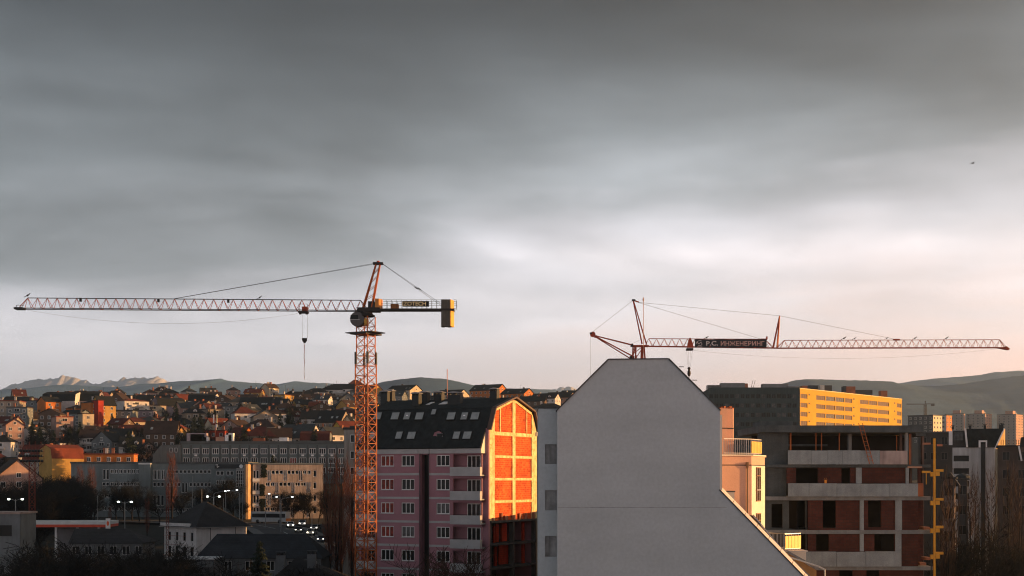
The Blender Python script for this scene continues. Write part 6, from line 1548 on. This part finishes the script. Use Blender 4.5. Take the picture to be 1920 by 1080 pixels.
for k, (px, py, Y, lab, wd) in enumerate(((150, 868, 385, 'slim reddish poplar before the blank school wing wall', .9), (171, 866, 384, 'second reddish poplar before the blank school wing wall', .9), (322, 842, 390, 'tall reddish poplar beside the school stair tower', 1.0), (640, 836, 250, 'broad reddish poplar left of the crane mast', .8), (618, 850, 262, 'reddish poplar at the road edge by the crane mast', .8), (660, 850, 232, 'reddish poplar directly behind the crane mast', .7), (276, 930, 330, 'small reddish poplar behind the dark roofed house', .9), (206, 945, 335, 'small reddish poplar by the petrol station sign', .7), (632, 905, 225, 'low reddish poplar beside the slate roof', 1.0), (690, 880, 210, 'reddish poplar standing close to the pink block', .6))):
    tree_to('poplar', k % 2, px, py, Y, lab, g1, wd)
for k, (px, py, Y, lab) in enumerate(((1826, 865, 205, 'bare brown poplar before the pale house, beside its pipe'), (1818, 885, 200, 'low bare poplar before the pale house loggias'), (1858, 862, 208, 'bare brown poplar right of the black rain pipe'), (1782, 868, 160, 'bare poplar beside the yellow hoist mast'), (1774, 900, 150, 'thin bare poplar under the yellow hoist mast'), (1895, 855, 205, 'bare poplar before the brown shadowed house'), (1910, 872, 190, 'bare poplar by the brown house wall'))):
    tree_to('dpoplar', k % 2, px, py, Y, lab, 'bare poplars at the right edge', .8)
for k in range(8):
    px = rr.uniform(1785, 1935); Y = rr.uniform(110, 165)
    t = tree_to('bare', k % 4, px, rr.uniform(960, 1030), Y, 'dark bare tree in the shaded yard beside the unfinished building', 'dark bare trees in the shaded yard', .9)
    t['label'] = f"{sized(t)}dark bare yard tree beside {near_mark(*t.location[:2])}"
for k, px in enumerate((550, 568, 582, 597, 611, 538, 525)):
    t = tree_to('bare', k % 4, px, 912 + rr.uniform(-4, 8), 372 + k*1.5, 'bare street tree in the row before the pinkish school block', 'bare street trees along the road')
    t['label'] = f"{sized(t)}bare street tree beside {near_mark(*t.location[:2])}"
for k, (px, py, Y) in enumerate(((232, 893, 388), (218, 905, 380), (248, 900, 380), (262, 905, 375), (140, 905, 372), (176, 905, 370), (398, 893, 385), (416, 890, 386), (438, 905, 380), (378, 905, 378), (300, 910, 370), (338, 915, 372), (100, 915, 340), (75, 905, 350), (120, 920, 330), (40, 930, 300), (15, 920, 310), (455, 935, 372))):
    t = tree_to('bare', k % 4, px, py, Y, 'dark bare tree in front of the long concrete school wing', 'bare trees before the school wing')
    t['label'] = f"{sized(t)}dark bare tree in front of {near_mark(*t.location[:2])}"
for k in range(56):
    px = rr.uniform(-15, 330) if k < 42 else rr.uniform(330, 660); Y = rr.uniform(120, 195)
    t = tree_to('shrub' if k % 3 else 'bare', k % 2, px, rr.uniform(1006, 1058) if px < 330 else rr.uniform(1050, 1075), Y, 'tangled dark bare shrub at the foot of the low houses', 'dark bare shrubs below the low houses', 1.2)
    t['label'] = f"{sized(t)}tangled dark {'bare shrub' if k % 3 else 'bare tree'} below {near_mark(*t.location[:2])}"
tree_to('brown', 0, 850, 1012, 140, 'leafless tree with brown tips before the pink block', None, 1.5); tree_to('brown', 1, 884, 1020, 138, 'leafless brown tree beside the open brick storeys', None, 1.4); tree_to('shrub', 0, 746, 1052, 145, 'thin bare sapling under the pink block windows', None, .8)
tree_to('conifer', 0, 487, 1012, 150, 'dark conifer in front of the slate roofed long house', None, 1.0)
tree_to('conifer', 1, 511, 852, 440, 'small dark conifer standing above the pinkish school block roof', None, .8)
for k, (px, py, Y) in enumerate(((247, 816, 470), (330, 757, 640), (312, 775, 620), (345, 785, 600), (365, 780, 590), (375, 775, 610), (402, 765, 650), (525, 772, 610), (541, 764, 605), (549, 780, 600), (392, 766, 640), (500, 775, 620), (150, 790, 560), (198, 800, 555), (130, 800, 550), (205, 792, 570), (360, 800, 560), (290, 772, 640), (380, 800, 555), (60, 790, 560), (75, 800, 540), (100, 805, 545), (280, 800, 570), (415, 785, 600), (470, 790, 590), (530, 792, 580), (600, 760, 700), (640, 780, 620), (235, 770, 660), (210, 775, 640), (425, 770, 660), (350, 812, 540), (120, 770, 640))):
    tree_to('conifer', k % 2, px, py, Y, 'dark conifer beside the ' + by_house(X(px, Y), Y), 'conifers on the hillside')
for k in range(190):
    Y = rr.uniform(495, 800); px = rr.uniform(-10, 690); x = X(px, Y)
    if any(math.hypot(x-a, Y-b) < c*.55 for a, b, c in HOUSES): continue
    tree('bare', k % 4, x, Y, rr.uniform(.7, 1.25), 'dark bare tree beside the ' + by_house(x, Y), 'bare trees on the hillside')

for cx, cy, n, spx, lab in ((95, 815, 16, 42, 'dark bare tree in the large thicket above the rust red roof'), (355, 798, 16, 36, 'dark bare tree in the thicket below the terraced houses'), (480, 790, 14, 50, 'dark bare tree in the thicket behind the school roof'), (260, 830, 8, 25, 'dark bare tree behind the flat roofed orange house'), (600, 800, 6, 40, 'dark bare tree among the white houses above the school')):
    for k in range(n):
        px = cx + rr.uniform(-spx, spx); Y = rr.uniform(505, 590); x = X(px, Y)
        if any(math.hypot(x-a, Y-b) < c*.42 for a, b, c in HOUSES): continue
        t = tree('conifer' if k % 4 == 0 else 'bare', k % 2, x, Y, rr.uniform(1.1, 1.6), lab.replace('bare tree', 'conifer') if k % 4 == 0 else lab, 'thickets between the hillside houses')

# ------------------------------------------------------------------ road, cars, lamps, petrol station, masts
def build_road():
    c = [(-38, 255), (-42, 290), (-48, 320), (-56, 345), (-68, 362), (-95, 374), (-140, 380), (-220, 384)]
    pts = []
    for (a, b), (c_, d) in zip(c, c[1:]):
        for i in range(6): pts.append((lerp(a, c_, i/6), lerp(b, d, i/6)))
    def ribbon(o0, o1, dz, name, mat):
        v = []; f = []
        for i, (x, y) in enumerate(pts):
            x2, y2 = pts[min(i+1, len(pts)-1)]; x1, y1 = pts[max(i-1, 0)]; d = Vector((x2-x1, y2-y1)).normalized(); n = Vector((-d.y, d.x)); z = max(ground(x, y), ground(x + n.x*5, y + n.y*5), ground(x - n.x*5, y - n.y*5)) + dz
            v += [(x + n.x*o0, y + n.y*o0, z), (x + n.x*o1, y + n.y*o1, z)]
            if i: f.append((2*i-2, 2*i-1, 2*i+1, 2*i))
        return structure(MB().add(v, f).build(name, mat))
    ribbon(-5.5, 5.5, .25, 'road', M('asphalt', (.055, .056, .058), .8, .2, .3))
    for s in (-1, 1): ribbon(s*5.5, s*8, .38, 'pavement', M('pavement_slabs', (.16, .155, .15), .9, .2, .5))
    ribbon(-.08, .08, .254, 'road_marking', M('white_paint', (.7, .7, .7), .7))
    return pts
ROADPTS = build_road()
def build_cars():
    def car(px, Y, lab, col, rz):
        x = X(px, Y); near = min(ROADPTS, key=lambda p: (p[0]-x)**2 + (p[1]-Y)**2)
        z = max(ground(x, Y), ground(near[0], near[1])) + .28
        T = thing('car', lab, 'car', (x, Y, z), rz, 'cars on the road')
        prof = [(-2.1,.35),(2.1,.35),(2.1,.75),(1.2,.9),(.6,1.4),(-1.3,1.42),(-1.95,.95),(-2.1,.8)]
        MB().prism_yz([(y, zz) for y, zz in prof], -.85, .85).build('body', M('car_paint_' + col[0], col[1], .35, .05), T)
        MB().prism_yz([(1.1,.93),(.58,1.37),(-1.2,1.39),(-1.7,1.0)], -.87, .87).build('glass', GLASS, T)
        MB().add([(-.75, -1.93, .98), (.75, -1.93, .98), (.65, -1.36, 1.40), (-.65, -1.36, 1.40)], [(0,1,2,3)]).build('windscreen', GLASS, T)
        for sx in (-.8, .8):
            for sy in (-1.35, 1.35):
                w = MB(); w.hull([(sx-.1, sy+.32*math.cos(i*math.pi/6), .32+.32*math.sin(i*math.pi/6)) for i in range(12)], [(sx+.1, sy+.32*math.cos(i*math.pi/6), .32+.32*math.sin(i*math.pi/6)) for i in range(12)]); w.build('wheel', M('tyre_rubber', (.015,.015,.015), .9), T)
            MB().lathe([(0, 0), (.17, .02), (.17, .08), (0, .1)], 10).build('headlight', glow('headlight_glow', (1.0, .93, .78), 5), T, (sx*.78, -2.17, .62))
        MB().box(-.3, .3, -2.13, -2.10, .4, .52).build('number_plate', WHITEF, T)
    car(544, 352, 'white car with lit headlights before the dark street trees', ('white', (.6,.6,.6)), R(12))
    car(560, 340, 'dark car with lit headlights following on the road', ('black', (.02,.02,.022)), R(6)); car(567, 356, 'silver car with lit headlights beside the street trees', ('silver', (.4,.4,.42)), R(6))
    car(585, 334, 'pale car with lit headlights coming round the bend', ('cream', (.5,.47,.4)), R(-4)); car(592, 346, 'grey car with lit headlights further along the bend', ('grey', (.2,.2,.21)), R(-4)); car(606, 322, 'dark blue car with lit headlights near the poplars', ('blue', (.02,.03,.06)), R(-8))
    # orange-fronted bus
    x, Y = X(508, 366), 366; z = ground(x, Y) + .3
    T = thing('bus', 'pale city bus with orange front on the road below the school', 'bus', (x, Y, z), R(70))
    MB().box(-1.25, 1.25, -5, 5, .4, 3.0).build('body', M('bus_white', (.5,.5,.5), .5), T); MB().box(-1.27, 1.27, -4.8, 4.8, 1.5, 2.5).build('windows', GLASS, T); MB().box(-1.2, 1.2, -5.06, -5.01, .6, 1.3).build('front_panel', M('bus_orange', (.75,.22,.02), .5), T)
    for s in (-1.1, 1.1):
        for yy in (-3.2, 3.2):
            w = MB(); w.hull([(s-.15, yy+.5*math.cos(i*math.pi/6), .5+.5*math.sin(i*math.pi/6)) for i in range(12)], [(s+.15, yy+.5*math.cos(i*math.pi/6), .5+.5*math.sin(i*math.pi/6)) for i in range(12)]); w.build('wheel', MATS['tyre_rubber'], T)
build_cars()
def build_lamps():
    POLE = M('grey_lamp_pole', (.26, .265, .27), .5, .15)
    LIT = glow('lamp_white', (.92, 1.0, .85), 4); LIT2 = glow('lamp_cool', (.95, 1.0, 1.0), 3)
    def double(px, py, Y, lab):
        x = X(px, Y); zb = ground(x, Y) - .1; h = Z(py, Y) - zb; T = thing('street_lamp', lab, 'street lamp', (x, Y, zb), 0, 'double street lamps')
        MB().tube((0,0,0), (0,0,h), .11, 8, .07).build('pole', POLE, T)
        for s in (-1, 1):
            MB().path([(0,0,h-.3), (s*.7,0,h), (s*1.0,0,h)], .04, 5).build('arm', POLE, T)
            MB().lathe([(0, -.16), (.2, -.13), (.27, .0), (.2, .13), (0, .16)], 12).build('lantern', LIT, T, (s*1.25, 0, h))
    double(29, 936, 262, 'double lit street lamp beside the pale flat roofed building'); double(234, 941, 275, 'double lit street lamp behind the petrol station'); double(400, 931, 300, 'double lit street lamp above the villa roof')
    def single(px, py, Y, lab, s, lit=True):
        x = X(px, Y); zb = ground(x, Y) - .1; h = Z(py, Y) - zb; T = thing('street_lamp', lab, 'street lamp', (x, Y, zb), 0, 'single arm street lamps')
        MB().tube((0,0,0), (0,0,h-.4), .13, 8, .08).path([(0,0,h-.4), (s*.4,0,h-.1), (s*2.4,0,h+.3)], .06, 5).build('pole', POLE, T)
        MB().box(-.22, .22, -.12, .12, -.07, .07).build('lantern', LIT2, T, (s*2.7, 0, h+.28))
    single(401, 923, 335, 'single arm street lamp rising right of the double lamp', 1); single(423, 921, 340, 'single arm street lamp by the school sign board', 1); single(449, 922, 345, 'single arm street lamp close to the sunlit school corner', -1)
    single(498, 934, 350, 'single arm street lamp before the ivy column', 1); single(525, 928, 352, 'single arm street lamp above the cars', -1); single(527, 934, 340, 'single arm street lamp in front of the street trees', 1)
    for px, py0, Y, lab in ((361, 893, 330, 'plain grey pole standing behind the villa roof'), (585, 963, 300, 'plain grey pole in front of the road bend'), (183, 930, 300, 'dark thick pole beside the petrol station canopy'), (419, 935, 320, 'plain grey pole under the school sign board'), (455, 925, 318, 'plain grey pole before the school corner')):
        x = X(px, Y); zb = ground(x, Y) - .1; o = MB().lathe([(.15, 0), (.15, .3), (.10, .32), (.07, Z(py0, Y) - zb), (0, Z(py0, Y) - zb + .05)], 8).build('utility_pole', POLE, None, (x, Y, zb)); tag(o, lab, 'pole')
build_lamps()
def build_station():
    Y = 270.0; ox = X(38, Y); zb = ground(X(120, Y), Y)
    T = thing('petrol_station', 'petrol station canopy with white and red fascia among dark trees', 'petrol station', (ox, Y, zb)); w = X(200, Y) - ox; z0, z1, z2 = Z(988.5, Y) - zb, Z(983.5, Y) - zb, Z(977.5, Y) - zb
    MB().box(0, w, 0, 8, z0, z1).build('red_band', M('red_fascia', (.62, .06, .02), .4, .1), T); MB().box(-.05, w+.05, -.05, 8.05, z1 + .003, z2).build('white_fascia', M('white_fascia', (.62,.62,.62), .5, .1), T)
    for i in range(4): MB().box(-.2, .2, -.2, .2, 0, z0).build('column', WHITEF, T, (w*(i+.5)/4, 2, 0))
    MB().box(w*.3, w*.8, 5.5, 7.8, 0, z0 - .2).build('kiosk', M('kiosk_grey', (.2,.2,.21), .7), T)
    x = X(202.5, Y-2); S = thing('pylon_sign', 'white pylon sign with an orange red oval by the petrol station', 'sign', (x, Y-2, zb))
    h = Z(971.5, Y) - zb; MB().box(-.42, .42, -.15, .15, .8, h).build('panel', M('white_sign_panel', (.7,.7,.7), .5, .05), S); MB().box(-.3, .3, -.1, .1, 0, .8).build('base', STEEL, S)
    MB().hull([(.22*math.cos(i*math.pi/8), -.19, h-.95 + .45*math.sin(i*math.pi/8)) for i in range(16)], [(.22*math.cos(i*math.pi/8), -.155, h-.95 + .45*math.sin(i*math.pi/8)) for i in range(16)]).build('oval_emblem', M('orange_red_emblem', (.70, .10, .02), .5), S)
    # lattice floodlight mast
    Y = 252.0; x = X(60, Y); zb = ground(x, Y); RS = M('rusty_red_mast', (.16, .035, .022), .7, .25)
    T = thing('floodlight_mast', 'rusty lattice floodlight mast with a rack of lamps', 'floodlight mast', (x, Y, zb)); zt = Z(866, Y) - zb
    mast(T, 0, 0, 0, zt, 1.0, 1.2, 4, RS, .4, .10, .05)
    rk = MB()
    for z in (zt, zt+.9, zt+1.8, zt+2.6): rk.bar((-2.1, 0, z), (2.1, 0, z), .07)
    for k in range(9): rk.bar((-2.1+k*.525, 0, zt - .2), (-2.1+k*.525, 0, zt + (3.6 if k % 2 else 2.8)), .05)
    for s in (-1, 1): rk.bar((s*.4, 0, zt - 1.6), (s*1.9, 0, zt), .07)
    rk.build('lamp_rack', RS, T)
    lm = MB().lathe([(.06, .0), (.24, -.05), (.26, .1), (.12, .3), (0, .32)], 10).mesh('floodlight', STEEL)
    for r in range(3):
        for k in range(8): put('floodlight', lm, T, (-1.85 + k*.53, -.25, zt + .15 + r*.9), 0, R(70))
    x = X(314, 245); zb = ground(x, 245); T = thing('lattice_pole', 'thin rusty lattice pole standing before the villa', 'mast', (x, 245, zb)); mast(T, 0, 0, 0, Z(905, 245) - zb, .45, .9, 4, RS, .2, .07, .03)
    # phone mast among the houses
    x = X(403.5, 520); zb = ground(x, 520) - .3; T = thing('phone_mast', 'slim red phone mast with white antenna panels over the school roof', 'mast', (x, 520, zb)); h = Z(778, 520) - zb
    MB().tube((0,0,0), (0,0,h), .13, 6).build('pole', RS, T)
    for s, m in ((-.55, WHITEF), (.55, M('cream_antenna', (.7,.6,.38), .5))): MB().box(s-.22, s+.22, -.2, .1, h - 3.0, h + .1).build('antenna_panel', m, T)
    MB().box(.2, .75, -.2, .1, h - 4.6, h - 3.4).build('antenna_box', WHITEF, T)
build_station()
